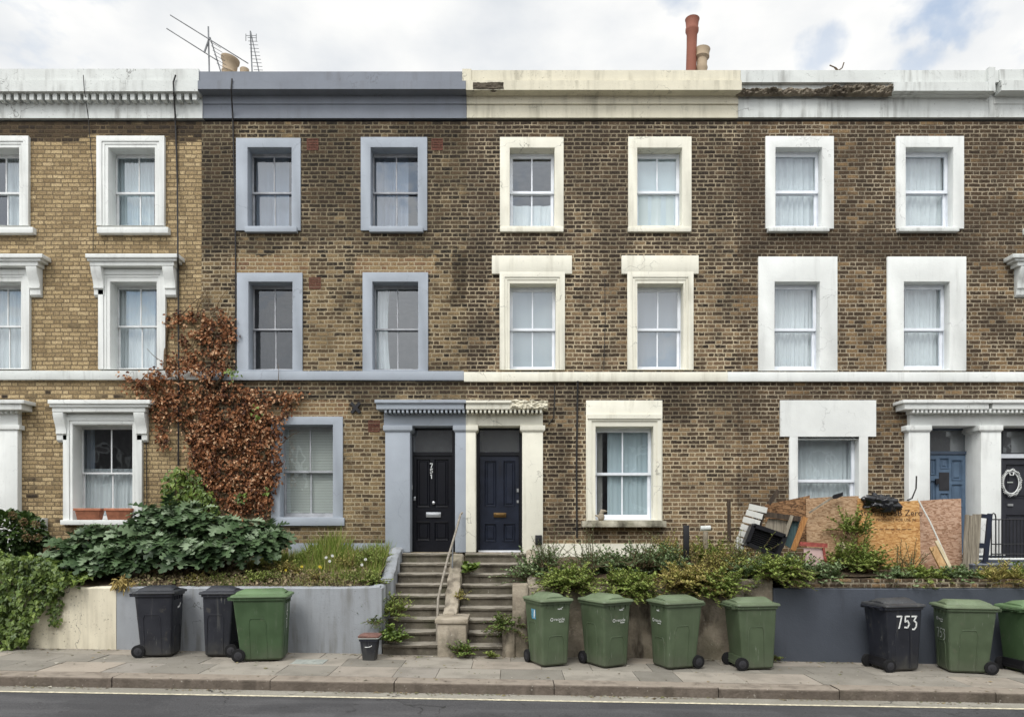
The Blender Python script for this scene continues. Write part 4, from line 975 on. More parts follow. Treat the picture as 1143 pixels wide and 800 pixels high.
curtain(286, 323, 168, 254, YA + 0.03, M['net_grey'], 'dull blue curtains in the left top window of the grey-trimmed house', 5, 0.03, seed=27)
curtain(418, 456, 168, 254, YA, M['net_grey'], 'dull blue curtains in the right top window of the grey-trimmed house', 6, 0.035, seed=8)
curtain(417, 436, 314, 414, YA - 0.02, M['net'], 'white drape bunched at the left of the grey house first floor right window', 4, 0.035, seed=9, gather=0.15)
curtain(711, 763, 166, 254, YC - 0.05, M['net_blue'], 'smooth pale shade in the right top window of the cream-trimmed house', 2, 0.004, seed=10)
curtain(569, 620, 230, 256, YC, M['net'], 'short white cafe curtain in the left top window of the cream-trimmed house', 9, 0.014, seed=11)
curtain(570, 620, 314, 414, YC - 0.02, M['net_blue'], 'smooth pale shade in the left first floor window of the cream house', 2, 0.004, seed=12)
curtain(712, 762, 314, 414, YC + 0.05, M['net_grey'], 'smooth grey shade in the right first floor window of the cream house', 2, 0.004, seed=13)
curtain(678, 729, 474, 582, YC, M['net_blue'], 'white lace curtain in the ground floor window of the cream-trimmed house', 9, 0.014, seed=14)
curtain(866, 916, 165, 256, YC, M['net'], 'white net curtains in the left top window of the white-surround house', 8, 0.034, seed=15)
curtain(1010, 1062, 165, 256, YC, M['net'], 'white net curtains in the right top window of the white-surround house', 9, 0.03, seed=16)
curtain(865, 915, 314, 414, YC, M['net'], 'white net curtains in the left first floor window of the white-surround house', 11, 0.026, seed=17)
curtain(1009, 1059, 314, 414, YC, M['net'], 'white net curtains in the right first floor window of the white-surround house', 11, 0.026, seed=18)
curtain(891, 958, 474, 600, YC, M['net'], 'white net curtains in the ground floor window behind the boards', 12, 0.02, seed=19)
m = MB()
n = 34; zt, zb = Z(475, 0.36), Z(578, 0.36)
for i in range(n):
    z = zb + (zt - zb) * (i + 0.5) / n; hh = (zt - zb) / n
    q = [(X(312, .32), 0.345, z - hh * .47), (X(373, .32), 0.345, z - hh * .47), (X(373, .32), 0.357, z + hh * .47), (X(312, .32), 0.357, z + hh * .47)]
    k = m.add(q); m.face((k, k + 1, k + 2, k + 3))
tag(m.build('venetian_blind', M['blind']), 'pale slatted blind in the ground floor window beside the creeper', 'blind')

def planter(px0, px1, label):
    y = -0.06; m = MB(); a, b, zt, zb = X(px0, y), X(px1, y), Z(567, y), Z(580, y); c = (a + b) / 2
    def sec(hx, hy, z): return [(c - hx, y - hy, z), (c + hx, y - hy, z), (c + hx, y + hy, z), (c - hx, y + hy, z)]
    hx = (b - a) / 2
    secs = [sec(hx * .78, .065, zb + 0.003), sec(hx * .9, .085, zt - .05), sec(hx, .1, zt - .05), sec(hx, .1, zt), sec(hx * .92, .085, zt), sec(hx * .9, .08, zt - .03)]
    i0 = None
    for s in secs:
        i = m.add(s)
        if i0 is not None:
            for j in range(4):
                k = (j + 1) % 4; m.face((i0 + j, i0 + k, i + k, i + j))
        else: m.face((i + 3, i + 2, i + 1, i))
        i0 = i
    m.face((i0, i0 + 1, i0 + 2, i0 + 3))
    tag(m.build('window_box', M['terracotta'], bevel=0.004), label, 'window box', 'terracotta window boxes')
planter(85, 115.5, 'left of the two terracotta window boxes on the white sill'); planter(119, 149, 'right of the two terracotta window boxes on the white sill')
c = P(671, 581, -0.1); m = MB()
m.lathe(c, [(0.03, 0), (0.06, 0.03), (0.07, 0.08), (0.05, 0.13), (0.03, 0.15)], 12); m.tube([c + Vector((0.0, 0, 0.13)), c + Vector((0.02, 0, 0.19)), c + Vector((0.07, 0, 0.19)), c + Vector((0.11, 0, 0.18))], [0.04, 0.045, 0.025, 0.008], 10); m.tube([c + Vector((-0.03, 0, 0.08)), c + Vector((-0.12, 0, 0.11))], [0.035, 0.012], 8)
tag(m.build('bird_ornament', M['pier'], smooth=50), 'small stone bird ornament on the mossy cream window sill', 'ornament')

# aerials, cables
y = 1.8; m = MB(); a = P(234.5, 85, y); b = P(232.5, 30, y); root = empty('aerial', a, 'large old aerial with two long booms above the yellow brick house', 'aerial')
m.tube([a - Vector((0, 0, 0.8)), b], 0.018, 8); m.build('mast', M['metal'], root)
for (p0, p1) in (((190, 17), (277, 71)), ((186, 32), (243, 68))):
    m = MB(); m.tube([P(*p0, y - 0.05), P(*p1, y - 0.05)], 0.012, 6); m.build('boom', M['metal'], root)
m = MB(); m.tube([P(234, 42, y - .03), P(228, 59, y - 0.03)], 0.02, 6); m.tube([P(234.5, 42, y), P(247, 82, y)], 0.014, 6)
for i in range(6):
    t = i / 5; p = P(238 + 7.5 * t, 50 + 24 * t, y); m.tube([p - Vector((0.03, 0.1, 0)), p + Vector((0.13, 0.1, -0.01))], 0.006, 4)
m.build('array', M['metal'], root)
m = MB(); root = empty('aerial', P(282, 85, y), 'small comb aerial standing alone above the grey parapet', 'aerial')
m.tube([P(282, 95, y), P(279.5, 35, y)], 0.015, 6); m.build('mast', M['metal'], root)
m = MB(); m.tube([P(280, 36, y - .04), P(289, 80, y - .04)], 0.012, 6)
for i in range(10):
    t = i / 9; p = P(281.5 + 7 * t, 42 + 36 * t, y - .05); m.tube([p - Vector((0.1, 0.0, 0)), p + Vector((0.1, 0, -0.01))], 0.006, 4)
for dx in (-0.13, 0.1): m.tube([P(281, 38, y) + Vector((dx, 0, 0)), P(281, 46, y) + Vector((dx, 0, 0))], 0.008, 4); m.tube([P(281, 40, y), P(281, 40, y) + Vector((dx, 0, 0))], 0.006, 4)
m.build('array', M['metal'], root)
def cable(pts, r, label, mat='cable', y=-0.03):
    q = [P(a, b, (c[0] if c else y)) for a, b, *c in pts]
    tag(MB().tube(q, r, 6).build('cable', M[mat]), label, 'cable', 'cables on the brickwork')
cable([(196, 84, -.29), (193.5, 92, -.3), (194, 103, -.3), (194.5, 112, -.19), (195.5, 128, -.08), (196, 140), (198, 200), (198.5, 288, -0.29), (199, 300), (199.5, 420, -.1), (199, 520)], 0.016, 'thick black cable down the yellow brick beside the grey house')
cable([(259, 88, -.29), (258, 100, -.29), (259.5, 125, -.07), (260, 138), (262.5, 230), (263, 300), (263, 420)], 0.014, 'thin black cable beside the left grey window surrounds')
cable([(645, 425, -.09), (644.5, 445), (643.5, 520), (644, 600)], 0.018, 'black cable between the cream doorway and the ground floor window')
cable([(675, 310), (675.5, 360), (674, 408), (674, 413, -.04)], 0.006, 'thin wire between the two cream lintels')
cable([(619, 430), (619, 445), (618, 466), (612, 474)], 0.012, 'short looping wire beside the broken doorway cornice')
cable([(93, 84, -.29), (94, 100, -.29), (97, 120, -.08), (98.5, 131, -.06), (104, 200), (104, 280)], 0.007, 'thin wire left of the top window on the yellow brick')
cable([(163, 485), (164, 560), (160, 590)], 0.009, 'thin wire beside the window with terracotta window boxes')
# twig sprouting from the parapet
m = MB()
for q in ([(936, 79), (933, 76), (926, 73)], [(936, 79), (940, 76), (942, 70)], [(934, 79), (931, 75)]): m.tube([P(a, b, -0.1) for a, b in q], 0.012, 5)
tag(m.build('weed', M['stem']), 'dead twiggy weed sprouting from the white parapet', 'weed')

# ------------------------------------------------------------------ garden walls, steps
def garden_wall(x0, x1, y0, y1, ztop, mat, label, jag=0.01, name='garden_wall', nx=24, cap=None):
    m = MB(); ny = 3; nz = 4
    tops = [ztop(x0 + (x1 - x0) * i / nx) + random.uniform(-jag, jag) for i in range(nx + 1)]
    for i in range(nx + 1):
        x = x0 + (x1 - x0) * i / nx; zb = gz(x) - 0.06
        m.add([(x, y0 + random.uniform(-jag, jag) * .6, zb), (x, y0 + random.uniform(-jag, jag) * .6, zb + (tops[i] - zb) * .5), (x, y0, tops[i] - 0.02), (x, y0 + 0.02, tops[i]), (x, y1, tops[i]), (x, y1, zb)])
    for i in range(nx):
        for j in range(6):
            a = i * 6 + j; b = i * 6 + (j + 1) % 6; m.face((a, a + 6, b + 6, b)[::-1])
    m.face(range(6)); m.face([nx * 6 + j for j in reversed(range(6))])
    return tag(m.build(name, mat), label, 'wall', 'front garden walls')
YW = -2.30
XA, XB, XC, XD = X(130, YW), X(424, YW), X(576, YW), X(863, YW)
garden_wall(-9.6, XA - 0.002, YW - 0.005, YW + 0.24, lambda x: 1.12, M['cream_wall'], 'low peeling cream garden wall partly covered by ivy', 0.014)
garden_wall(XA, XB, YW, YW + 0.24, lambda x: 1.12 + 0.05 * max(0, x - XB + 0.45), M['grey_wall'], 'low grey rendered garden wall behind the left-hand bins', 0.006)
garden_wall(XC, XD - 0.002, YW + 0.02, YW + 0.3, lambda x: 1.13 + 0.12 * max(0, min(1, (x - 2.2) / 1.2)), M['old_wall'], 'stained old rendered garden wall behind four green bins', 0.02)
wD = garden_wall(XD, 9.8, YW - 0.02, YW + 0.24, lambda x: Z(656, YW), M['charcoal'], 'charcoal painted garden wall with brick coping at the right', 0.004)
m = MB(); zc = Z(656, YW); x = XD + 0.3
while x < 9.7:
    l = random.uniform(0.22, 0.24); m.box(x, x + l, YW - 0.012, YW + 0.22, zc + 0.004, zc + 0.066); x += l + 0.014
x = XD + 0.36
while x < 9.7:
    l = random.uniform(0.22, 0.24); m.box(x, x + l, YW + 0.0, YW + 0.22, zc + 0.08, zc + 0.145); x += l + 0.014
cp = m.build('coping', M['brickD'], wD, bevel=0.006)
q = MB(); q.box(XD + 0.28, 9.72, YW + 0.004, YW + 0.21, zc + 0.002, zc + 0.135); q.build('mortar', M['old_wall'], cp)

def steps(x0, x1, n, yfront, tread, rise, label, flare=0, x0f=None, x1f=None, seed=0):
    root = empty('front_steps', ((x0 + x1) / 2, yfront, 0), label, 'steps', 'flights of front steps'); rr = random.Random(seed)
    for k in range(n):
        a = x0f(k) if x0f else x0; b = x1f(k) if x1f else x1
        yf = yfront + k * tread; zt = gz((x0 + x1) / 2) * (1 - k / n) + (k + 1) * rise; m = MB(); nx = 10
        zb = zt - rise - 0.03
        for i in range(nx + 1):
            x = a + (b - a) * i / nx; wear = -0.012 * math.sin(math.pi * i / nx) + rr.uniform(-0.004, 0.004); e = rr.uniform(-0.006, 0.006)
            m.add([(x, yf + 0.03, zb), (x, yf + 0.03 + e, zt - 0.055), (x, yf + e, zt - 0.05), (x, yf + e, zt - 0.008 + wear), (x, yf + 0.012, zt + wear), (x, 0.22 if k == n - 1 else yf + tread + 0.06, zt), (x, yf + tread + 0.06, zb)])
        for i in range(nx):
            for j in range(7):
                p = i * 7 + j; q = i * 7 + (j + 1) % 7; m.face((p, p + 7, q + 7, q)[::-1])
        m.face(range(7)); m.face([nx * 7 + j for j in reversed(range(7))])
        m.build('step', M['step'] if k != 99 else M['tread'], root)
    return root
NR = 9; RISE = Z(617, -0.2) / NR; TR = 0.255
YS = -2.36
steps(-2.1, -1.16, NR, YS, TR, RISE, 'left flight of worn stone steps up to the black door', seed=1)
steps(-0.92, 0.16, NR, YS, TR, RISE, 'right flight of worn stone steps up to the navy door', x0f=lambda k: (-0.72, -0.72, -0.9)[min(k, 2)], x1f=lambda k: -0.14 if k < 2 else 0.08 + 0.022 * k, seed=2)
def sloped_wall(x0, x1, prof, mat, label, name='step_wall', wob=0.012):
    """side wall of a flight: prof = (y, top z) from the house down to the street"""
    m = MB(); pts = []
    for (a, b) in zip(prof[:-1], prof[1:]):
        for t in range(5): pts.append((a[0] + (b[0] - a[0]) * t / 5, a[1] + (b[1] - a[1]) * t / 5))
    pts.append(prof[-1])
    for (y, z) in pts:
        d = random.uniform(-wob, wob); m.add([(x0 + d, y, -0.15), (x0 + d, y, z - 0.03), (x0 + 0.04 + d, y, z + d), (x1 - 0.04 + d, y, z + d), (x1 + d, y, z - 0.03), (x1 + d, y, -0.15)])
    n = len(pts)
    for i in range(n - 1):
        for j in range(6): a = i * 6 + j; b = i * 6 + (j + 1) % 6; m.face((a, b, b + 6, a + 6))
    m.face(range(6)); m.face([(n - 1) * 6 + j for j in reversed(range(6))])
    return tag(m.build(name, mat, smooth=50), label, 'wall', 'walls beside the front steps')
sloped_wall(-2.32, -2.11, [(-0.02, Z(611, -.2)), (-0.35, Z(611, -.35)), (-0.75, Z(621, -.75)), (-1.3, Z(643, -1.3)), (-1.9, 1.16), (YW - 0.004, 1.13)], M['grey_wall'], 'grey curved side wall left of the front steps')
dv = sloped_wall(-1.155, -0.93, [(-0.14, Z(617, -.15)), (-0.5, Z(620, -.5)), (-1.0, Z(640, -1.0)), (-1.45, Z(660, -1.45)), (-1.75, Z(676, -1.75)), (-1.95, Z(684, -1.9))], M['pier'], 'lichen-covered dividing wall between the two flights of steps', wob=0.02)
m = MB(); m.box(-1.2, -0.74, YS - 0.08, -1.8, -0.1, Z(695, YS)); m.box(-1.24, -0.71, YS - 0.11, -1.78, Z(695, YS) + 0.002, Z(689.5, YS)); 
tag(m.build('pier', M['pier'], bevel=0.015), 'squat concrete pier at the foot of the dividing wall', 'pier')
m = MB(); m.box(-0.16, 0.05, YS - 0.02, -1.75, -0.1, Z(698, YS)); tag(m.build('pier', M['old_wall'], bevel=0.03), 'crumbling stub of wall at the foot of the right steps', 'pier')
m = MB(); m.box(XC - 0.06, XC + 0.2, YW - 0.03, YW + 0.34, -0.1, Z(652, YW)); tag(m.build('pier', M['old_wall'], bevel=0.02), 'stained wall end pier beside the leftmost row bin', 'pier')
sloped_wall(0.27, 0.45, [(-0.05, Z(612, 0)), (-0.4, Z(618, -.4)), (-1.0, Z(634, -1.)), (-1.9, 1.14), (YW + 0.3, 1.1)], M['pier'], 'overgrown old side wall right of the navy door steps')
root = empty('handrail', P(488, 720, -2.1), 'thin bent metal handrail rising beside the steps to the black door', 'handrail')
m = MB(); m.tube([P(488, 722, -2.15), P(488, 690, -2.1), P(489, 668, -1.95), P(493, 650, -1.7), P(500, 622, -1.2), P(508, 596, -0.6), P(514, 574, -0.25), P(516, 572, -0.2)], 0.021, 8); m.build('rail', M['rail'], root, smooth=60)
m = MB(); m.tube([P(504.5, 650, -0.9), P(505.5, 604, -0.75)], 0.014, 6); m.build('baluster', M['metal'], root)

def bed(name, x0, x1, y0, y1, z0, z1, nx=40, ny=14, seed=0):
    m = MB()
    for j in range(ny + 1):
        for i in range(nx + 1):
            x = x0 + (x1 - x0) * i / nx; v = j / ny; y = y0 + (y1 - y0) * v
            m.v.append((x, y, z0 + (z1 - z0) * v ** 0.8 + 0.05 * mnoise.fractal(Vector((x * 2 + seed, y * 2, 0)), 1, 2, 4)))
    for j in range(ny):
        for i in range(nx): a = j * (nx + 1) + i; m.face((a, a + 1, a + nx + 2, a + nx + 1))
    return struct(m.build(name, M['soil'], origin=(0, 0, 0), smooth=60))
bed('garden_soil', -9.6, -2.3, YW + 0.2, 0.02, 1.06, 1.52, seed=1)
bed('garden_soil', 0.3, XD + 0.1, YW + 0.25, 0.02, 1.04, 1.52, seed=5)
bed('garden_soil', XD + 0.1, 9.8, YW + 0.2, 0.02, 1.28, 1.46, seed=9)

# ------------------------------------------------------------------ bins
def rrect(hw, hd, r, z, yo=0.0, n=4):
    o = []
    for cx, cy, a0 in ((hw - r, hd - r, 0), (-hw + r, hd - r, 90), (-hw + r, -hd + r, 180), (hw - r, -hd + r, 270)):
        for i in range(n + 1):
            a = R(a0 + 90 * i / n); o.append((cx + r * math.cos(a), yo + cy + r * math.sin(a), z))
    return o
def loft(m, secs, cap0=True, cap1=True):
    n = len(secs[0]); ii = [m.add(s) for s in secs]
    for a, b in zip(ii[:-1], ii[1:]):
        for j in range(n): k = (j + 1) % n; m.face((a + j, a + k, b + k, b + j))
    if cap0: m.face([ii[0] + j for j in reversed(range(n))])
    if cap1: m.face([ii[-1] + j for j in range(n)])
LIDS = {'green_bin_plastic': bin_mat('skylit_green_lid', S(104, 118, 90)), 'grass_green_bin_plastic': bin_mat('skylit_grass_lid', S(88, 112, 76)), 'black_bin_plastic': bin_mat('skylit_black_lid', S(48, 50, 56)), 'blue_black_bin_plastic': bin_mat('skylit_navy_lid', S(56, 57, 60))}  # lid colours lighter than the bodies: sky reflection on the tops painted in
class Bin:
    """front is -Y; body tapers; wheels at the back"""
    def __init__(s, loc, yaw, mat, label, W=0.50, DP=0.62, H=1.07, lid_mat=None, dome=True, name='wheelie_bin', body_panels=True):
        s.W, s.DP, s.H = W, DP, H; s.bz, s.tz = 0.02, H * 0.88
        s.root = r = empty(name, loc, label, 'bin', 'wheeled bins on the pavement', yaw); s.mat = mat
        m = MB(); T = []
        for t in (0.0, 0.03, 0.12, 0.4, 0.75, 1.0):
            hw, hd, yo = s.dims(t); e = 0.02 if t == 0 else 0.0
            T.append(rrect(hw - e, hd - e, 0.042, s.bz + (s.tz - s.bz) * t, yo))
        hw, hd, yo = s.dims(1.0)
        T += [rrect(hw + 0.022, hd + 0.022, 0.05, s.tz, yo), rrect(hw + 0.022, hd + 0.022, 0.05, s.tz + 0.035, yo)]
        loft(m, T)
        if body_panels:
            for side in (-1, 1):                       # moulded arch on each flank and on the front
                pts = [(-0.16, 0.06), (-0.16, 0.60), (-0.13, 0.66), (0.06, 0.66), (0.09, 0.60), (0.09, 0.06)]
                m.tube([s.flank(side, u, z, 0.001) for u, z in pts], 0.007, 6)
            m.tube([s.front(u, z, 0.001) for u, z in [(-0.14, 0.06), (-0.13, 0.42), (-0.1, 0.47), (0.1, 0.47), (0.13, 0.42), (0.14, 0.06)]], 0.007, 6)
        for u in (-0.6, -0.2, 0.2, 0.6):               # short ribs under the rim
            m.box(u * hw - 0.004, u * hw + 0.004, yo - hd - 0.016, yo - hd + 0.02, s.tz - 0.06, s.tz)
        m.build('body', mat, r, local=True, smooth=32)
        m = MB(); z = s.tz + 0.037; a, b = hw + 0.035, hd + 0.04
        loft(m, [rrect(a, b, 0.06, z, yo - 0.01), rrect(a + 0.006, b + 0.006, 0.06, z + 0.012, yo - 0.01), rrect(a, b, 0.06, z + 0.035, yo - 0.01), rrect(a - 0.05, b - 0.05, 0.05, z + 0.05, yo - 0.01)])
        if dome:                                        # raised middle of the lid, arched across
            n = 10; rows = []
            for j, yy in enumerate((yo - hd + 0.02, yo - hd + 0.08, yo + hd - 0.12, yo + hd - 0.02)):
                hgt = (0.03, 0.075, 0.07, 0.03)[j]; rows.append([(-hw * 0.72 + hw * 1.44 * i / n, yy, z + 0.045 + hgt * (1 - abs(2 * i / n - 1) ** 3)) for i in range(n + 1)])
            ii = [m.add(q) for q in rows]
            for p, q in zip(ii[:-1], ii[1:]):
                for i in range(n): m.face((p + i, p + i + 1, q + i + 1, q + i))
            for p in (ii[0], ii[-1]):
                k = m.add([(m.v[p][0], m.v[p][1], z + 0.03), (m.v[p + n][0], m.v[p][1], z + 0.03)]); f = [p + i for i in range(n + 1)] + [k + 1, k]; m.face(f if p == ii[0] else f[::-1])
        yb = yo + hd + 0.075
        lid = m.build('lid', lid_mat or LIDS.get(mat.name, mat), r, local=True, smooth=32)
        m = MB(); m.tube([(-hw * .8, yb, s.tz + 0.03), (hw * .8, yb, s.tz + 0.03)], 0.016, 8)
        for u in (-0.75, -0.3, 0.3, 0.75): m.box(u * hw - 0.02, u * hw + 0.02, yo + hd - 0.02, yb + 0.005, s.tz - 0.005, s.tz + 0.045)
        m.build('handle', mat, r, local=True)
        hwb, hdb, yob = s.dims(0.08); wy = yob + hdb + 0.02; s.wy = wy
        for side in (-1, 1):
            xx = side * (hwb + 0.005); m = MB()
            m.tube([(xx - 0.028, wy, 0.1), (xx - 0.024, wy, 0.1), (xx + 0.024, wy, 0.1), (xx + 0.028, wy, 0.1)], [0.088, 0.1, 0.1, 0.088], 22)
            wl = m.build('wheel', M['rubber'], r, local=True, smooth=40)
            m = MB(); m.tube([(xx + side * 0.029, wy, 0.1), (xx + side * 0.034, wy, 0.1)], [0.06, 0.045], 18); m.tube([(xx + side * 0.03, wy, 0.1), (xx + side * 0.042, wy, 0.1)], [0.022, 0.018], 12)
            m.build('rim', M['hub'], wl, local=True, smooth=40)
        m = MB(); m.tube([(-hwb, wy, 0.1), (hwb, wy, 0.1)], 0.015, 8); m.box(-hwb + .03, hwb - .03, wy - 0.09, wy + 0.01, 0.06, 0.2); m.build('axle', M['iron'] if mat != M['bin_green'] else mat, r, local=True)
    def dims(s, t):
        return s.W / 2 * (0.87 + 0.13 * t), s.DP / 2 * (0.8 + 0.2 * t), -s.DP / 2 * 0.16 * (1 - t) * 0.6
    def front(s, u, z, off=0.004):
        hw, hd, yo = s.dims((z - s.bz) / (s.tz - s.bz)); return (u, yo - hd - off, z)
    def back(s, u, z, off=0.004):
        hw, hd, yo = s.dims((z - s.bz) / (s.tz - s.bz)); return (-u, yo + hd + off, z)
    def flank(s, side, u, z, off=0.004):
        hw, hd, yo = s.dims((z - s.bz) / (s.tz - s.bz)); return (side * (hw + off), yo + u * 1.0 * side * -1 * -1 if side > 0 else yo - u, z)
    def number(s, txt, fn, size, mat, w=0.02, vertical=False):
        m = MB(); 
        for i, ch in enumerate(txt):
            for st in DIG[ch]:
                pts = [(((p[0] - 0.3) * size * 0.75 + ((i - 1) * size * 0.72 if not vertical else 0)), (p[1] - 0.5) * size - (0 if not vertical else (i - 1) * size * 1.15) + random.uniform(-.003, .003)) for p in st]
                stroke(m, pts, w, fn)
        m.build('house_number', mat, s.root, local=True)
    def logo(s, cu, cz, k=1.0):
        m = MB(); f = lambda u, v: s.front(cu + u, cz + v)
        stroke(m, [(-0.125 * k + 0.022 * k * math.cos(t * math.pi / 6), 0.022 * k * math.sin(t * math.pi / 6)) for t in range(13)], 0.009 * k, f)
        add_text(m, 'recycle', 0.062 * k, lambda u, v: f(u + 0.005, v)); stroke(m, [(0.0, -0.04 * k), (0.075 * k, -0.04 * k)], 0.009, f)
        stroke(m, [(-0.03, 0.16), (0.0, 0.158), (0.04, 0.168), (0.06, 0.185)], 0.008, f); stroke(m, [(-0.02, 0.15), (0.045, 0.15)], 0.006, f)
        m.build('emblem', M['paint_white'], s.root, local=True)
def at_ground(px, Y): x = X(px, Y); return (x, Y, gz(x) + 0.002)
G, G2, K = M['bin_green'], M['bin_green2'], M['bin_black']
YB = -2.85
b = Bin(at_ground(178, YB + 0.15), R(96), K, 'black bin standing alone before the grey wall by the cream wall', 0.5, 0.56); s_ = MB(); stroke(s_, [(-0.05, 0), (0.02, 0.01), (0.05, 0.05)], 0.03, lambda u, v: b.front(u + 0.05, 0.75 + v)); s_.build('mark', M['paint_white'], b.root, local=True)
b = Bin(at_ground(249, YB + 0.25), R(-86), K, 'narrow black bin tucked behind a large green bin', 0.46, 0.48); s_ = MB(); stroke(s_, [(-0.03, 0), (0.02, 0.01)], 0.05, lambda u, v: b.front(u + 0.0, 0.7 + v)); s_.build('mark', M['paint_white'], b.root, local=True)
b = Bin(at_ground(293, YB), R(98), G2, 'large bright green bin beside two black bins', 0.56, 0.76, 1.06); b.number('751', lambda u, v: b.front(u - 0.03, 0.68 + v), 0.13, M['paint_white'], 0.018, True)
b = Bin(at_ground(611, YB), R(24), G, 'green bin with a blue sticker, nearest the steps', 0.5, 0.6, 1.08); b.logo(0.05, 0.72)
s_ = MB(); f = lambda u, v: b.flank(-1, u, 0.78 + v); i = s_.add([f(-0.06, -0.07), f(0.09, -0.07), f(0.09, 0.08), f(-0.06, 0.08)]); s_.face((i, i + 1, i + 2, i + 3)); st = s_.build('sticker', M['sticker'], b.root, local=True)
s_ = MB(); stroke(s_, [(0.04, -0.04), (0.06, 0.06)], 0.03, lambda u, v: b.flank(-1, u, 0.78 + v, 0.007)); s_.build('print', M['paint_white'], st, local=True)
b = Bin(at_ground(675, YB), R(31), G, 'green bin with white lettering, second from the steps', 0.52, 0.62, 1.08); b.logo(0.06, 0.72)
b = Bin(at_ground(754, YB - 0.05), R(-69), G, 'green bin turned with its wheel towards the right-hand bins', 0.52, 0.62, 1.08); b.logo(-0.02, 0.72)
b = Bin(at_ground(837, YB - 0.02), R(98), G, 'green bin facing away with its two wheels to the left', 0.52, 0.62, 1.06)
b = Bin(at_ground(996, YB + 0.05), R(101), M['bin_navy'], 'black bin with 753 painted large on its side', 0.53, 0.62, 1.08); b.number('753', lambda u, v: b.flank(-1, u + 0.03, 0.76 + v), 0.18, M['paint_white'], 0.024)
b = Bin(at_ground(1076, YB), R(-99), G, 'green bin with small 753 beside the big numbered black bin', 0.56, 0.68, 1.08); b.logo(0.0, 0.8, 0.9); b.number('753', lambda u, v: b.front(u, 0.58 + v), 0.14, M['paint_grey'], 0.014)
b = Bin(at_ground(1148, YB + 0.05), R(101), G2, 'green bin cut by the right edge of the view', 0.54, 0.64, 1.08)
# food caddy
r_ = empty('food_caddy', at_ground(413, -2.75), 'small black food caddy with a brown lid below the steps', 'bin'); m = MB()
loft(m, [rrect(0.10, 0.10, 0.03, 0.0), rrect(0.135, 0.13, 0.035, 0.3), rrect(0.15, 0.145, 0.035, 0.3), rrect(0.15, 0.145, 0.035, 0.335)]); m.build('body', M['bin_navy'], r_, local=True, smooth=32)
m = MB(); loft(m, [rrect(0.16, 0.155, 0.035, 0.337), rrect(0.165, 0.16, 0.035, 0.345), rrect(0.165, 0.16, 0.035, 0.352)]); m.build('liner', M['paint_grey'], r_, local=True)
m = MB(); loft(m, [rrect(0.162, 0.155, 0.035, 0.354), rrect(0.165, 0.158, 0.035, 0.38), rrect(0.12, 0.11, 0.035, 0.4)]); m.build('lid', plain('brown_lid', S(112, 82, 74), 0.7, 0.3, 20), r_, local=True, smooth=32)
m = MB(); stroke(m, [(-0.05, 0), (0, 0.0), (0.04, 0.012), (0.05, 0.022)], 0.012, lambda u, v: (u, -0.126 - 0.002, 0.21 + v)); m.build('mark', M['paint_white'], r_, local=True)
# service cover in the pavement
c = P(341, 744.5, -3.05); m = MB(); m.box(c.x - 0.3, c.x + 0.3, -3.2, -2.86, gz(c.x) - 0.03, gz(c.x) + 0.006); m.box(c.x - 0.13, c.x + 0.13, -3.17, -3.02, gz(c.x), gz(c.x) + 0.01)
tag(m.build('service_cover', plain('blue_grey_concrete', S(150, 154, 148), 0.85, 0.15, 10)), 'pale rectangular service cover set in the pavement', 'cover')

# ------------------------------------------------------------------ junk in the right-hand garden
def board(pts, Y, t, mat, name, label, cat, lean=0.0, group=None):
    q = [P(a, b, Y) for a, b in pts]; zb = min(p.z for p in q)
    q = [Vector((p.x, p.y + lean * (p.z - zb), p.z)) for p in q]
    return tag(MB().prism(q, (0, t, 0)).build(name, mat), label, cat, group)
GB = 'sheets of board leaning in the garden'
board([(855, 563), (880, 558), (905.5, 552.5), (904, 612), (856, 606)], -1.22, 0.018, M['osb_dark'], 'board', 'dark damp strand board behind the broken timber frame', 'board', 0.06, GB)
board([(902, 556), (930, 554), (961, 553), (962, 640), (901, 640)], -1.28, 0.018, M['osb_tan'], 'board', 'tan weathered strand board under the ground floor window', 'board', 0.06, GB)
ob = board([(960, 555.5), (995, 560), (1029, 558), (1028, 640), (958, 640)], -1.34, 0.018, M['osb_orange'], 'board', 'orange printed strand board with black bag on top', 'board', 0.06, GB)
board([(1024, 559), (1050, 557), (1076, 556), (1074, 640), (1024, 640)], -1.26, 0.018, M['osb_brown'], 'board', 'pinkish brown strand board in front of the blue door', 'board', 0.06, GB)
zb = P(990, 640, -1.34).z
def onboard(cx, cy):
    c = P(cx, cy, -1.345); return lambda u, v: (c.x + u, -1.345 + 0.06 * (c.z + v - zb), c.z + v)
m = MB(); add_text(m, 'SterlingOSB Zero', 0.155, onboard(997, 572.5)); add_text(m, 'PRODUCT FOR USE IN', 0.07, onboard(1002, 580)); [stroke(m, [(-.3 + .1 * q, 0), (-.24 + .1 * q, 0)], .011, onboard(996, 590.5)) for q in range(7)]
m.build('lettering', M['ink'], ob)
m = MB(); N = 56                                   # crumpled bag
for j in range(29):
    for i in range(N):
        u = i / N * 2 * math.pi; v = -math.pi / 2 + math.pi * j / 28; d = Vector((math.cos(v) * math.cos(u) * 0.33, math.cos(v) * math.sin(u) * 0.14, math.sin(v) * 0.16))
        n = abs(mnoise.noise(d * 9)) * 1.1 - 0.35 + 0.5 * mnoise.noise(d * 4.5) + 0.35 * abs(mnoise.noise(d * 22)); d *= 1 + 0.55 * n; d.z -= 0.18 * d.x * 0.3; c = P(985, 561.5, -1.33); m.v.append(tuple(c + d))
for j in range(28):
    for i in range(N): a = j * N + i; b_ = j * N + (i + 1) % N; m.face((a, b_, b_ + N, a + N))
tag(m.build('plastic_bag', M['bag'], smooth=70), 'crumpled black plastic bag draped over the orange board', 'bag')
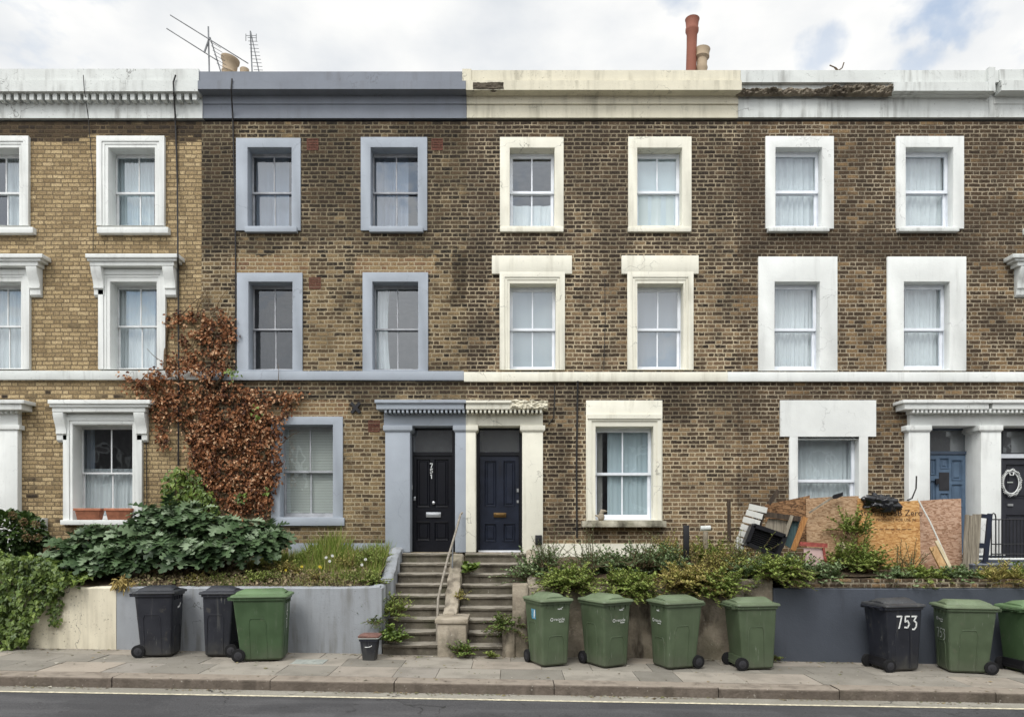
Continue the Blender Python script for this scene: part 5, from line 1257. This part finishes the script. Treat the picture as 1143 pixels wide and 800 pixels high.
# white slatted panel
root = empty('slatted_panel', P(835, 615, -1.45), 'leaning panel of flaking white slats', 'panel')
for (a, b_, c_, d_) in ((836, 563.5, 856, 568), (833, 570, 851, 575), (829.5, 577.5, 848, 582.5), (827, 585.5, 842, 590.5), (825, 593, 840, 597), (822, 599.5, 832, 604), (821, 607, 829, 612)):
    MB().bar(P(a, b_ + 1.5, -1.45), P(c_, d_ + 1.5, -1.45), 0.1, 0.02).build('slat', M['flaky'], root)
MB().bar(P(851, 565, -1.42), P(826, 614, -1.42), 0.05, 0.03).build('stile', M['wood_dark'], root)
# black louvred crate
root = empty('louvre_crate', P(852, 615, -1.6), 'black louvred plastic crate lying tilted among the weeds', 'crate')
cs = [(840, 586), (875, 598), (866, 620), (832, 606)]
for i in range(4): MB().bar(P(*cs[i], -1.6), P(*cs[(i + 1) % 4], -1.6), 0.07, 0.16).build('frame', M['blackplastic'], root)
m = MB()
for i in range(1, 10):
    t = i / 10; a = P(cs[0][0] + (cs[3][0] - cs[0][0]) * t, cs[0][1] + (cs[3][1] - cs[0][1]) * t, -1.58); b_ = P(cs[1][0] + (cs[2][0] - cs[1][0]) * t, cs[1][1] + (cs[2][1] - cs[1][1]) * t, -1.58); m.bar(a, b_, 0.014, 0.04)
m.build('louvres', M['blackplastic'], root)
m = MB(); m.prism([P(*q, -1.53) for q in cs], (0, 0.01, 0)); m.build('back', M['iron'], root)
# broken timber frame
root = empty('timber_frame', P(875, 612, -1.4), 'broken dark timber frame with a teal strip leaning on the boards', 'frame')
MB().bar(P(849, 573, -1.42), P(893, 579, -1.42), 0.09, 0.05).build('rail', M['wood_dark'], root)
MB().bar(P(884, 575, -1.45), P(871, 612, -1.45), 0.055, 0.03).build('stile', M['wood_grey'], root)
MB().bar(P(852, 573, -1.40), P(846, 592, -1.4), 0.06, 0.04).build('stile', M['wood_dark'], root)
MB().prism([P(858, 578, -1.38), P(884, 581, -1.38), P(876, 608, -1.38), P(850, 596, -1.38)], (0, 0.015, 0)).build('infill', M['wood_grey'], root)
MB().prism([P(885, 580, -1.37), P(893, 581, -1.37), P(883, 612, -1.37), P(876, 608, -1.37)], (0, 0.015, 0)).build('strip', M['teal'], root)
def plank(a, b_, w_, t, Y, mat, label, Y2=None, name='plank', cat='plank'):
    return tag(MB().bar(P(*a, Y), P(*b_, Y2 if Y2 is not None else Y), w_, t).build(name, mat), label, cat, 'loose timber in the garden')
plank((899, 577), (885, 614), 0.085, 0.03, -1.46, M['orangewood'], 'orange-brown plank leaning between broken frame and tan board', -1.55)
plank((869, 547), (858, 562), 0.075, 0.02, -1.35, M['wood_dark'], 'dark splintered plank end poking above the damp board')
plank((903, 572), (929, 555), 0.03, 0.02, -1.34, M['wood_grey'], 'thin grey stick leaning across the tan board'); 
tag(MB().prism([P(927, 557, -1.34), P(931, 552, -1.34), P(941, 549, -1.34), P(941, 553, -1.34), P(935, 556, -1.34)], (0, 0.03, 0)).build('rag', M['blackplastic']), 'black scrap hooked over the tan board edge', 'scrap')
plank((938, 606), (953, 632), 0.09, 0.05, -1.6, M['wood_pale'], 'short pale post leaning in weeds before the tan board')
plank((1041, 610), (1054, 636), 0.12, 0.04, -1.6, M['wood_tan'], 'broad tan offcut leaning below the white pipe', -1.75)
plank((1045, 603), (1060, 632), 0.055, 0.03, -1.62, M['wood_pale'], 'narrow whitish batten against the pinkish brown board', -1.72)
tag(MB().tube([P(1024, 556, -1.4), P(1038, 582, -1.5), P(1061, 632, -1.65)], 0.013, 8).build('pipe', M['flaky']), 'thin white pipe leaning on the strand boards', 'pipe')
tag(MB().tube([P(1023, 531, -1.2), P(1022.5, 545, -1.22), P(1018, 556, -1.25), P(1013, 558, -1.3)], 0.013, 6).build('cable', M['cable']), 'stub of black cable sticking up behind the orange board', 'cable')
root = empty('painted_board', P(910, 632, -1.7), 'flaking pink board with a red top rail in the weeds', 'board')
MB().prism([P(897, 611, -1.7), P(919, 611.5, -1.7), P(923, 638, -1.7), P(900, 638, -1.7)], (0, 0.02, 0)).build('panel', M['pinkboard'], root)
MB().bar(P(893, 606.5, -1.72), P(923, 608.5, -1.72), 0.07, 0.05).build('rail', M['redwood'], root)
MB().bar(P(919, 611, -1.72), P(923, 636, -1.72), 0.035, 0.03).build('stile', M['redwood'], root)
root = empty('old_boards', P(1085, 638, -1.5), 'grey weathered upright boards beside the pillar', 'boards')
for a in ((1078, 574, 1082, 574, 1079, 640, 1074.5, 640), (1082.6, 575, 1086, 575, 1082.5, 640, 1079.5, 640), (1086.5, 573.5, 1095.5, 573.5, 1091.5, 642, 1083, 642)):
    MB().prism([P(a[i], a[i + 1], -1.5) for i in (0, 2, 4, 6)], (0, 0.025, 0)).build('board', M['wood_grey'], root)
root = empty('broken_gate', P(1100, 640, -1.48), 'dark navy broken gate frame before the white pillar', 'gate')
for a, b_, w_ in (((1095.5, 575.5), (1106, 576.5), 0.07), ((1105, 573), (1098.5, 640), 0.075), ((1092.5, 608.5), (1100, 609), 0.09)): MB().bar(P(*a, -1.47 - w_ * .2), P(*b_, -1.47 - w_ * .2), w_, 0.04).build('rail', M['navy_iron'], root)
tag(MB().pbox(763.5, 769.5, 586, 630, -1.3, -1.22).build('post', M['iron'], bevel=0.006), 'short black square post among the weeds', 'post')
tag(MB().tube([P(813.5, 558, -0.2), P(814, 604, -0.2)], 0.035, 8).build('post', M['wood_dark']), 'weathered brown pole standing against the brick wall', 'post')
root = empty('standpipe', P(787, 610, -0.8), 'stubby mossy pipe with a pale collar by the brick wall', 'pipe')
MB().tube([P(787.5, 612, -0.8), P(787.5, 593, -0.8)], 0.045, 10).build('riser', M['old_wall'], root, smooth=50); MB().tube([P(782, 589.5, -0.8), P(793, 589, -0.82)], 0.05, 10).build('collar', M['white_old'], root, smooth=50)
# right edge: iron fence and dark steps
yf = -1.15; root = empty('iron_fence', P(1125, 628, yf), 'black iron railing with a hooped end post at the right edge', 'fence')
m = MB(); m.tube([P(1106.5, 628, yf), P(1106.5, 577, yf), P(1107.3, 573.6, yf), P(1109, 572.5, yf), P(1110.7, 573.6, yf), P(1111.5, 577, yf), P(1111.5, 628, yf)], 0.011, 6); m.build('end_post', M['iron'], root)
for zz in (579.5, 607, 618): MB().tube([P(1107, zz, yf), P(1240, zz, yf)], 0.012, 6).build('rail', M['iron'], root)
for i in range(30):
    a = 1115 + i * 4; m = MB(); m.tube([P(a, 628, yf + .02), P(a, 580, yf + .02)], 0.009, 6); m.build('baluster', M['iron'], root)
root = empty('dark_steps', P(1120, 640, -1.5), 'charcoal painted steps with white edges at the right edge', 'steps')
for (a, b_, c_, Y0) in ((1086, 1123, 619.5, -1.1), (1086, 1250, 624.5, -1.35), (1086, 1250, 630.5, -1.6)):
    m = MB(); m.pbox(a, b_, c_, 660, Y0, Y0 + 0.5); m.build('step', M['charcoal'], root); q = MB(); q.pbox(a, b_, c_ - 1.4, c_ - 0.05, Y0 - 0.01, Y0 + 0.3); q.build('edging', M['white'] if Y0 > -1.6 else M['grey_dk'], root)

# ------------------------------------------------------------------ planting
def thing_at(name, p, label, cat, group=None): return empty(name, p, label, cat, group)
def stems(root, base, tips, r=0.008, mat='stem'):
    m = MB()
    for t in tips: b_ = Vector(base) + Vector((random.uniform(-.06, .06), random.uniform(-.06, .06), -0.05)); md = (b_ + Vector(t)) / 2 + rv(0.03); m.tube([b_, md, t], [r, r * .8, r * .4], 5)
    m.build('stem', M[mat], root)

# dead creeper on the two brick fronts: traced outline, its own thickness off the wall
CP = [[(188, 352), (206, 346), (226, 350), (246, 346), (262, 362), (270, 366), (262, 384), (250, 402), (254, 420), (268, 432), (290, 436), (318, 438), (340, 440), (336, 446), (318, 446), (322, 462), (316, 470), (306, 474), (314, 480), (308, 500), (314, 520), (306, 552), (298, 572), (262, 578), (246, 560), (236, 545), (214, 520), (210, 496), (200, 478), (188, 468), (178, 470), (186, 488), (184, 508), (177, 494), (172, 470), (168, 452), (152, 436), (134, 430), (134, 420), (160, 422), (172, 412), (186, 410), (190, 396), (206, 390), (196, 374), (186, 364)]]
HOLES = [[(296, 452), (308, 448), (318, 452), (312, 464), (300, 460)], [(205, 438), (214, 442), (212, 458), (204, 456)], [(288, 500), (298, 498), (298, 514), (290, 514)], [(258, 384), (270, 380), (262, 402)], [(196, 400), (206, 404), (200, 410)], [(192, 470), (206, 470), (208, 500), (194, 486)]]
root = thing_at('creeper', P(250, 600, -0.1), 'dead brown creeper spread over the yellow and sooty brick fronts', 'creeper')
lv = Leaves(CURL); n = 0
while n < 9400:
    x_, y_ = RNG.uniform(130, 345), RNG.uniform(340, 582)
    if not inside(CP[0], x_ + RNG.normal(0, 3.6), y_ + RNG.normal(0, 3.6)): continue
    if any(inside(h_, x_, y_) for h_ in HOLES) and random.random() > 0.12: continue
    dn = mnoise.fractal(Vector((x_ * 0.05, y_ * 0.05, 2.0)), 0.9, 2, 4)
    if y_ < 425 and dn < -0.05 and random.random() > 0.3: continue
    d2 = mnoise.fractal(Vector((x_ * 0.13, y_ * 0.13, 6.0)), 0.9, 2, 3)
    if dn * 0.8 + d2 < (-0.05 if y_ < 440 else -0.35) and random.random() > 0.16: continue
    thick = 0.08 + 0.14 * max(0, min(1, (y_ - 380) / 120)) * (0.6 + dn)
    p = P(x_, y_, -0.04 - (0.09 if 410 < y_ < 428 else 0) - abs(RNG.normal(0, 0.5)) * thick)
    nrm = Vector((0, -1, 0.45)) + rv(0.5); d = Vector((0, -0.25, -1)) + rv(0.6)
    lv.add(p, d, nrm, RNG.uniform(0.032, 0.078), min(1, max(0, 0.5 + 0.5 * mnoise.noise(Vector((x_ * .09, y_ * .09, 8))) + RNG.normal(0, .33)))); n += 1
lv.build('foliage', M['creeper'], root)
m = MB()
for q in ([(245, 610), (232, 560), (238, 500), (230, 440), (222, 380), (228, 352)], [(245, 610), (258, 540), (280, 480), (296, 448), (338, 442)], [(243, 600), (222, 520), (190, 452), (150, 428)], [(232, 440), (250, 420), (262, 380), (240, 356)], [(250, 560), (290, 530), (304, 480)], [(186, 412), (183, 385), (187, 360)], [(248, 600), (262, 500), (252, 430), (232, 390)], [(240, 590), (212, 500), (206, 440), (196, 420)]):
    m.tube([P(a + random.uniform(-2, 2), b_, -0.035 - (0.09 if 408 < b_ < 430 else 0)) for a, b_ in q], [0.034 - 0.024 * i / (len(q) - 1) for i in range(len(q))], 6)
for _ in range(46):
    while True:
        a0, b0 = RNG.uniform(150, 335), RNG.uniform(348, 560)
        if inside(CP[0], a0, b0): break
    pts = []; ang = RNG.uniform(-2.6, -0.5)
    for _k in range(6): pts.append((a0, b0)); ang += RNG.normal(0, .35); a0 += 8 * math.cos(ang); b0 += 8 * math.sin(ang)
    m.tube([P(a, b_, -0.05 - (0.09 if 406 < b_ < 430 else 0)) for a, b_ in pts], [.011, .01, .009, .007, .005, .003], 5)
m.build('stem', M['stem'], root)
g = Leaves(IVYL)
for cx_, cy_, k_ in ((260, 417, 22), (284, 462, 10), (270, 555, 26), (300, 545, 8)):
    for _ in range(k_): g.add(P(cx_ + RNG.normal(0, 4), cy_ + RNG.normal(0, 4), -0.24), Vector((0, -0.3, -1)) + rv(.5), Vector((0, -1, .5)) + rv(.4), RNG.uniform(.05, .09), random.random())
g.build('green_shoots', M['ivyg'], root)

def patch_leaves(poly, n, Y0, Y1, pat, size, mat, root, name='foliage', up=0.5, dirv=(0, -0.3, -1), spread=0.5):
    lv = Leaves(pat); k = 0; xs = [p[0] for p in poly]; ys = [p[1] for p in poly]
    while k < n:
        x_, y_ = RNG.uniform(min(xs), max(xs)), RNG.uniform(min(ys), max(ys))
        if not inside(poly, x_ + RNG.normal(0, 1.5), y_ + RNG.normal(0, 1.5)): continue
        bulge = 0.5 + 0.5 * mnoise.noise(Vector((x_ * .07, y_ * .07, 5)))
        Y = Y0 + (Y1 - Y0) * bulge * RNG.uniform(0.2, 1.0)
        lv.add(P(x_, y_, Y), Vector(dirv) + rv(spread), Vector((0, -1, up)) + rv(.45), RNG.uniform(*size), min(1, max(0, 0.25 + 0.5 * bulge + RNG.normal(0, .2)))); k += 1
    return lv.build(name, mat, root)
root = thing_at('ivy', P(208, 590, -0.15), 'bright green ivy climbing the wall below the creeper', 'ivy')
patch_leaves([(180, 545), (184, 530), (196, 522), (206, 528), (214, 520), (228, 540), (242, 556), (246, 580), (182, 582)], 700, -0.06, -0.4, IVYL, (0.06, 0.11), M['ivyg'], root)
stems(root, P(212, 595, -0.1), [P(195, 535, -0.1), P(212, 530, -0.1), P(232, 560, -0.1)])
root = thing_at('ivy', P(20, 726, -2.45), 'thick ivy tumbling over the cream wall at the left edge', 'ivy')
patch_leaves([(-60, 618), (0, 622), (30, 620), (60, 628), (73, 646), (72, 662), (58, 664), (50, 676), (38, 690), (32, 706), (28, 724), (-60, 726)], 3600, -2.34, -2.72, IVYL, (0.05, 0.095), M['ivyd'], root)
lv = Leaves(IVYL)
for _ in range(2600):
    x_ = RNG.uniform(-9.4, -6.95); y_ = RNG.uniform(-2.5, -1.2); h_ = 1.22 + 0.25 * (1 - abs((y_ + 1.8) / 0.7)) + 0.2 * max(0, min(1, (-7.3 - x_))) + 0.1 * mnoise.noise(Vector((x_ * 3, y_ * 3, 1)))
    lv.add((x_, y_, h_ - abs(RNG.normal(0, .06))), Vector((0, -0.7, -.3)) + rv(.6), Vector((0, -.4, 1)) + rv(.45), RNG.uniform(.05, .095), random.random())
lv.build('foliage', M['ivyg'], root)
patch_leaves([(54, 655), (72, 650), (70, 676), (64, 698), (56, 694)], 170, -2.33, -2.44, IVYL, (0.05, 0.085), M['ivyd'], root, 'trailing_shoot')
# hydrangea
root = thing_at('hydrangea', P(15, 615, -1.0), 'rounded dark hydrangea with faded brown flower heads', 'shrub'); c = P(12, 598, -1.0)
lv = Leaves(OVAL)
for _ in range(1700):
    d = rv().normalized(); r_ = RNG.uniform(.55, 1) ** .5; p = c + Vector((d.x * .6, d.y * .4, d.z * .42)) * r_
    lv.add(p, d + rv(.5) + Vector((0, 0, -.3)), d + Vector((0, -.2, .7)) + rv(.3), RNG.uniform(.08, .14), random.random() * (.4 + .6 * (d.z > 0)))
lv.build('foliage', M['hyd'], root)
for (a, b_) in ((14, 575), (40, 585), (26, 582), (42, 600), (30, 600)):
    fl = Leaves(OVAL); cc = P(a, b_, -1.35)
    for _ in range(60): d = rv().normalized(); fl.add(cc + d * .05, d + rv(.5), d, .035, random.random())
    fl.build('flower_head', M['hydf'], root)
stems(root, P(12, 618, -1.0), [c + rv(.2) for _ in range(8)])
# two big grey-green leafy shrubs
def lobed_shrub(label, clumps, base, n, size=(0.2, 0.37)):
    root = thing_at('leafy_shrub', base, label, 'shrub', 'broad-leaved garden shrubs'); lv = Leaves(LOBED); tips = []
    for _ in range(n):
        a, b_, Y, rx, rz = clumps[RNG.integers(len(clumps))]; c = P(a, b_, Y); d = rv().normalized()
        if d.z < -0.35: d.z *= -1
        if d.y > 0.3: d.y *= -1
        p = c + Vector((d.x * rx, d.y * rx * .8, d.z * rz)) * RNG.uniform(.45, 1.0)
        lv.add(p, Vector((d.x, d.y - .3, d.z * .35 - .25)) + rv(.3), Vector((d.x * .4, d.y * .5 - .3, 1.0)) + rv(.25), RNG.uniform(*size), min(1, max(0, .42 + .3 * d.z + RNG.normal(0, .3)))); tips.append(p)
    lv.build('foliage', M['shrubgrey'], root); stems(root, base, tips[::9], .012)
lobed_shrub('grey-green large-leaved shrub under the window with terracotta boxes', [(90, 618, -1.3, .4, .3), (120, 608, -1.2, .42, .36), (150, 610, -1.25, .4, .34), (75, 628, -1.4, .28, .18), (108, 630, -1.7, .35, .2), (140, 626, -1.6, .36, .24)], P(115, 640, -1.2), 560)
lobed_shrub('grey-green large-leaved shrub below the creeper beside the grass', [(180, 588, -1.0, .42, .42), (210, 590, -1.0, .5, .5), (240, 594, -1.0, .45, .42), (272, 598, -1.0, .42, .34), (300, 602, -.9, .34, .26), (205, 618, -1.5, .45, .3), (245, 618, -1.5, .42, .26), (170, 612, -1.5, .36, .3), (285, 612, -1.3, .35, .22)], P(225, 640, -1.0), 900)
# grass and wild flowers on the bank
def blades(n, fx, mat, hrange, wid, name, seed=0):
    lv = Leaves((np.array([(-.5, 0, 0), (.5, 0, 0), (.32, .55, .06), (-.32, .55, .06), (0, 1, .22)], float) * np.array([wid, 1, 1]), [(0, 1, 2, 3), (3, 2, 4)]))
    for _ in range(n):
        x_, y_, z_, h_ = fx(); lv.add((x_, y_, z_), Vector((0, 0, 1)) + rv(.28), Vector((0, -1, 0)) + rv(.7), h_ * RNG.uniform(*hrange), random.random())
    o = lv.build(name, mat, None); return o
def bank():
    while True:
        x_ = RNG.uniform(-4.9, -2.34); y_ = RNG.uniform(-2.05, -0.15); v = (y_ + 2.1) / 2.1; d_ = mnoise.noise(Vector((x_ * 1.6, y_ * 1.6, 4)))
        if v < .35 and random.random() > .3 + d_: continue
        h_ = (0.2 + 0.34 * v) * (0.8 + 0.6 * d_) * (1.0 if x_ > -3.9 else .6)
        return x_, y_, 1.05 + .46 * max(0, v) ** .8, max(.05, h_)
struct(blades(6500, bank, M['grass'], (.45, 1.25), 0.045, 'grass'), True)
def litter():
    x_ = RNG.uniform(-6.4, -2.4); y_ = RNG.uniform(-2.12, -1.0); return x_, y_, 1.07 + .46 * max(0, (y_ + 2.1) / 2.1) ** .8, .06
o = Leaves(CURL)
for _ in range(4200):
    x_, y_, z_, _h = litter(); o.add((x_, y_, z_ + RNG.uniform(0, .09)), rv() + Vector((0, 0, .3)), Vector((0, -.4, 1)) + rv(.6), RNG.uniform(.015, .07), random.random())
struct(o.build('leaf_litter', leaf_mat('dry_litter', [(96, 82, 62), (140, 124, 96), (172, 158, 128), (120, 104, 78), (104, 112, 62), (150, 138, 110)], .8, .15), None), True)
for mt, spots, lab, sz in (('petal_w', ((364, 622), (371, 620), (368, 626), (408, 624), (404, 630)), 'small white wildflowers in the grass bank', .03), ('petal_y', ((337, 632), (357, 632), (358, 633), (319, 636)), 'small yellow wildflowers in the grass bank', .028)):
    for a, b_ in spots:
        fl = Leaves(OVAL); c = P(a, b_, -1.5); root = thing_at('wildflower', c - Vector((0, 0, .2)), lab, 'flower', lab)
        for k in range(7): t = k * .9; fl.add(c, (math.cos(t), -.2, math.sin(t)), (0, -1, .4), sz, random.random())
        fl.build('petals', M[mt], root); MB().tube([c, c + Vector((.01, .02, -.25))], .005, 4).build('stem', M['stem'], root)
root = thing_at('dry_tuft', P(138, 650, -2.2), 'yellow dry grass tuft spilling over the wall join', 'grass tuft'); lv = Leaves(NARROW)
for _ in range(130): lv.add(P(138 + RNG.normal(0, 5), 650 + RNG.normal(0, 4), -2.25 - RNG.uniform(0, .12)), Vector((RNG.normal(0, .5), -.4, -.7 + RNG.normal(0, .6))), rv(), RNG.uniform(.06, .14), random.random())
lv.build('foliage', M['straw'], root)

lv = Leaves((np.array([(-.5, 0, 0), (.5, .1, .1), (.3, 1, 0), (-.4, .8, .15)], float), [(0, 1, 2, 3)]))
for _ in range(2600):
    x_ = RNG.uniform(-8.5, 8.5); k_ = RNG.random()
    if k_ < .45: y_ = -2.34 - abs(RNG.normal(0, .07)) - (.06 if -2.2 < x_ < .1 else 0); z_ = .004
    elif k_ < .8: y_ = YK - abs(RNG.normal(0, .06)) - .01; z_ = -.134
    else: y_ = RNG.uniform(YK, -2.4); z_ = .004
    if mnoise.noise(Vector((x_ * 1.1, k_ > .45, 2))) < -.1 and k_ < .8: continue
    lv.add((x_, y_, gz(x_) + z_), (RNG.normal(), RNG.normal(), .05), (0, 0, 1), RNG.uniform(.008, .03) if RNG.random() < .93 else RNG.uniform(.03, .055), random.random())
struct(lv.build('street_litter', leaf_mat('street_grit', [(70, 62, 50), (110, 98, 78), (146, 130, 100), (90, 100, 56), (196, 190, 176)], .9, .05), None), True)
# sprig bushes along the right-hand walls
def bush(label, cx_, cy_, Y, rad, mat, n=46, leaf=(0.035, 0.065), per=16, droop=0.0, pat=OVAL, name='bush', cat='bush', flat=1.0, grp='bushes along the garden walls'):
    if grp.startswith('bushes'): rad *= 1.35; n = int(n * 2.0); leaf = (leaf[0] * 1.45, leaf[1] * 1.45)
    base = P(cx_, cy_, Y) - Vector((0, 0, rad * .5)); root = thing_at(name, base, label, cat, grp); lv = Leaves(pat); m = MB()
    for _ in range(n):
        d = rv(); d.z = abs(d.z) * 1.15 + .15 - droop; d.y -= .2; d.normalize(); l = rad * RNG.uniform(.75, 1.55)
        b0 = base + Vector((RNG.uniform(-.6, .6) * rad, RNG.uniform(-.4, .4) * rad, RNG.uniform(-.1, .25) * rad)); bend = Vector((0, -.1, -.18 - droop)) * l
        q = [b0, b0 + Vector((d.x, d.y, d.z * flat)) * l * .5, b0 + Vector((d.x, d.y, d.z * flat)) * l + bend]; m.tube(q, [.006, .005, .003], 4, cap=False)
        tone = random.random()
        for k in range(per):
            t = .2 + .8 * k / (per - 1); p = q[0] * (1 - t) ** 2 + q[1] * 2 * t * (1 - t) + q[2] * t * t; a = k * 2.4
            out_ = Vector((math.cos(a), math.sin(a), .35)); lv.add(p, out_ + d * .6, Vector((0, 0, 1)) + out_ * -.4 + rv(.2), RNG.uniform(*leaf) * (1.15 - .4 * t), min(1, max(0, tone * .5 + .5 * random.random())))
    lv.build('foliage', M[mat], root); m.build('stem', M['stem'], root)
bush('blue-green bush beside the navy door steps', 603, 634, -1.3, .36, 'bushblue', 60)
bush('olive bush spilling over the wall behind the second row bin', 634, 644, -2.22, .3, 'bushgreen', 100, (.035, .06), droop=.12)
bush('small blue-green bush under the cream plinth middle', 668, 630, -1.0, .26, 'bushblue', 40)
bush('tall blue-green bush in front of the cream window', 692, 628, -1.1, .34, 'bushblue', 56)
bush('bright green bush bulging over the stained wall', 702, 649, -2.22, .3, 'bushgreen', 100, (.035, .06), droop=.12)
bush('blue-green bush left of the short black post', 738, 626, -1.2, .34, 'bushblue', 56)
bush('dry yellowing bush rising beside the cream plinth end', 752, 612, -.8, .36, 'bushyel', 46, (.02, .045))
bush('sparse yellowish bush behind the turned green bin', 764, 643, -2.22, .3, 'bushyel', 100, (.035, .06), droop=.12)
bush('green bush behind the stubby mossy pipe', 790, 618, -.9, .26, 'bushgreen', 40)
bush('yellow-green bush hanging over the stained wall by the wheels-left bin', 800, 650, -2.22, .3, 'bushgreen', 100, (.035, .06), droop=.12)
bush('straggly yellow bush between pipe and slatted panel', 818, 628, -1.5, .34, 'bushyel', 50, (.025, .05))
bush('dark green bush below the slatted panel', 842, 634, -1.8, .3, 'bushblue', 50)
bush('leafy bush over the join of stained and charcoal walls', 868, 632, -2.22, .3, 'bushgreen', 100, (.035, .06), droop=.12)
bush('blue-green bush below the broken timber frame', 888, 634, -1.9, .3, 'bushblue', 54)
bush('low green plant before the flaking pink board', 918, 640, -1.95, .24, 'bushblue', 44)
bush('tall weed climbing the tan strand board', 950, 622, -1.6, .3, 'bushgreen', 40, flat=1.4)
bush('leafy weed before the orange strand board', 966, 626, -1.7, .25, 'bushgreen', 44)
bush('slim green weed at the joint of tan and orange boards', 950, 588, -1.42, .2, 'bushgreen', 16, flat=1.6)
bush('low weed along the coping under the orange board', 998, 641, -1.95, .24, 'bushblue', 50, flat=.7)
bush('low leafy weed along the coping by the tan offcut', 1030, 640, -1.95, .25, 'bushgreen', 50, flat=.7)
bush('grey-green weed on the coping right of the tan offcut', 1062, 638, -1.9, .24, 'bushblue', 46, flat=.7)
bush('low weed at the foot of the grey boards', 1086, 642, -1.95, .18, 'bushgreen', 30, flat=.7)
bush('yellow-green ferny plant on the coping by the navy gate frame', 1114, 643, -2.05, .24, 'bushyel', 56, pat=NARROW, leaf=(.05, .09))
bush('green plant on the coping cut by the right edge', 1142, 642, -2.0, .22, 'bushgreen', 44)
BG = 'weeds on the grass bank'
bush('broad-leaved weed clump at the house end of the grass bank', 345, 622, -.9, .26, 'bushgreen', 60, (.05, .1), 12, pat=NARROW, name='weed', cat='weed', grp=BG)
bush('tall weed clump on the bank below the grey pilaster', 415, 622, -1.0, .28, 'bushgreen', 60, (.05, .1), 12, pat=NARROW, name='weed', cat='weed', grp=BG)
bush('leafy weed among white flowers on the bank', 385, 628, -1.1, .26, 'bushyel', 50, (.04, .08), 12, pat=NARROW, name='weed', cat='weed', grp=BG)
bush('straggling weed on the bank behind the bright green bin', 320, 634, -1.4, .22, 'bushyel', 44, (.03, .06), 12, name='weed', cat='weed', grp=BG)
bush('low green weed at the front corner of the grass bank', 416, 645, -1.9, .2, 'bushgreen', 50, (.03, .06), 12, name='weed', cat='weed', grp=BG)
bush('small green weed between shrub and grass bank', 285, 645, -1.8, .18, 'bushgreen', 40, (.03, .06), 12, name='weed', cat='weed', grp=BG)
for px_, py_, mt_, lb_ in ((222, 645, 'bushyel', 'dry weed under the large shrub above the gap between black bins'), (246, 647, 'bushgreen', 'green weed under the large shrub above the narrow black bin'), (300, 643, 'bushgreen', 'green weed above the middle of the bright green bin'), (352, 645, 'bushyel', 'yellowing weed above the grey wall right of the bright green bin'), (392, 643, 'bushgreen', 'spiky weed above the grey wall between bright bin and caddy')):
    bush(lb_, px_, py_, -1.75, .2, mt_, 46, (.03, .08), 12, pat=NARROW, name='weed', cat='weed', grp=BG)
for px_, py_, mt_, lb_ in ((655, 626, 'bushblue', 'spiky grey-green weed above the gap of the first two row bins'), (716, 622, 'bushblue', 'tall spiky grey-green weed left of the short black post'), (780, 636, 'bushyel', 'spiky straw-coloured weed right of the short black post'), (830, 622, 'bushgreen', 'spiky green weed at the foot of the slatted panel'), (1010, 636, 'bushblue', 'spiky weed before the orange board end'), (612, 622, 'bushblue', 'spiky grey-green weed under the cream plinth end')):
    bush(lb_, px_, py_, -1.5, .32, mt_, 40, (.035, .07), 18, pat=NARROW, name='weed', cat='weed', grp='spiky weeds in the right-hand beds', flat=1.7)
WG = 'weeds growing on the steps'
bush('leafy weed at the foot of the grey wall beside the caddy', 437, 708, -2.34, .2, 'ivyg', 50, (.05, .09), 12, name='weed', cat='weed', grp=WG)
bush('tall green weed beside the lower left steps', 434, 676, -2.0, .3, 'bushgreen', 60, (.06, .12), 12, pat=NARROW, name='weed', cat='weed', grp=WG)
bush('trailing weed on the edge of the grey wall end', 420, 690, -2.4, .14, 'ivyd', 20, (.03, .05), 10, droop=.3, name='weed', cat='weed', grp=WG)
bush('broad-leaved weed at the top of the right steps', 523, 634, -.8, .14, 'ivyg', 14, (.1, .17), 5, name='weed', cat='weed', grp=WG)
bush('weed clinging to the dividing wall halfway down', 514, 664, -1.5, .14, 'bushyel', 20, (.03, .05), 10, name='weed', cat='weed', grp=WG)
bush('weed at the foot of the squat pier', 515, 724, -2.5, .17, 'ivyg', 34, (.04, .07), 10, name='weed', cat='weed', grp=WG)
bush('leafy weed trailing over the right lower steps', 566, 692, -2.2, .3, 'ivyd', 70, (.04, .07), 14, droop=.2, name='weed', cat='weed', grp=WG)
bush('small weed on the pavement before the right steps', 548, 730, -2.5, .09, 'bushgreen', 16, (.04, .07), 6, name='weed', cat='weed', grp=WG)
bush('small weed at the base of the charcoal wall end', 866, 734, -2.42, .08, 'bushgreen', 14, (.03, .05), 6, name='weed', cat='weed', grp=WG)
bush('low weed on the pavement edge of the left steps', 470, 736, -2.5, .06, 'bushgreen', 20, (.03, .05), 6, name='weed', cat='weed', grp=WG)

# ------------------------------------------------------------------ across the street (seen only in the window glass)
h = empty('terraced_house', (0, -24, 0), 'plain brick terrace on the opposite side of the street', 'house')
MB().box(-30, 30, -32, -22, -0.3, 8.5).build('wall', M['far_brick'], h)
for i in range(12):
    for z in (1.0, 4.2):
        x = -26 + i * 4.6; w_ = MB().box(x, x + 1.1, -22.03, -21.95, z, z + 1.7).build('window', M['hub'], h); MB().ring((x - .15, x + 1.25, z - .12, z + 1.85), (x, x + 1.1, z, z + 1.7), -21.97, -21.9).build('surround', M['white'], w_)
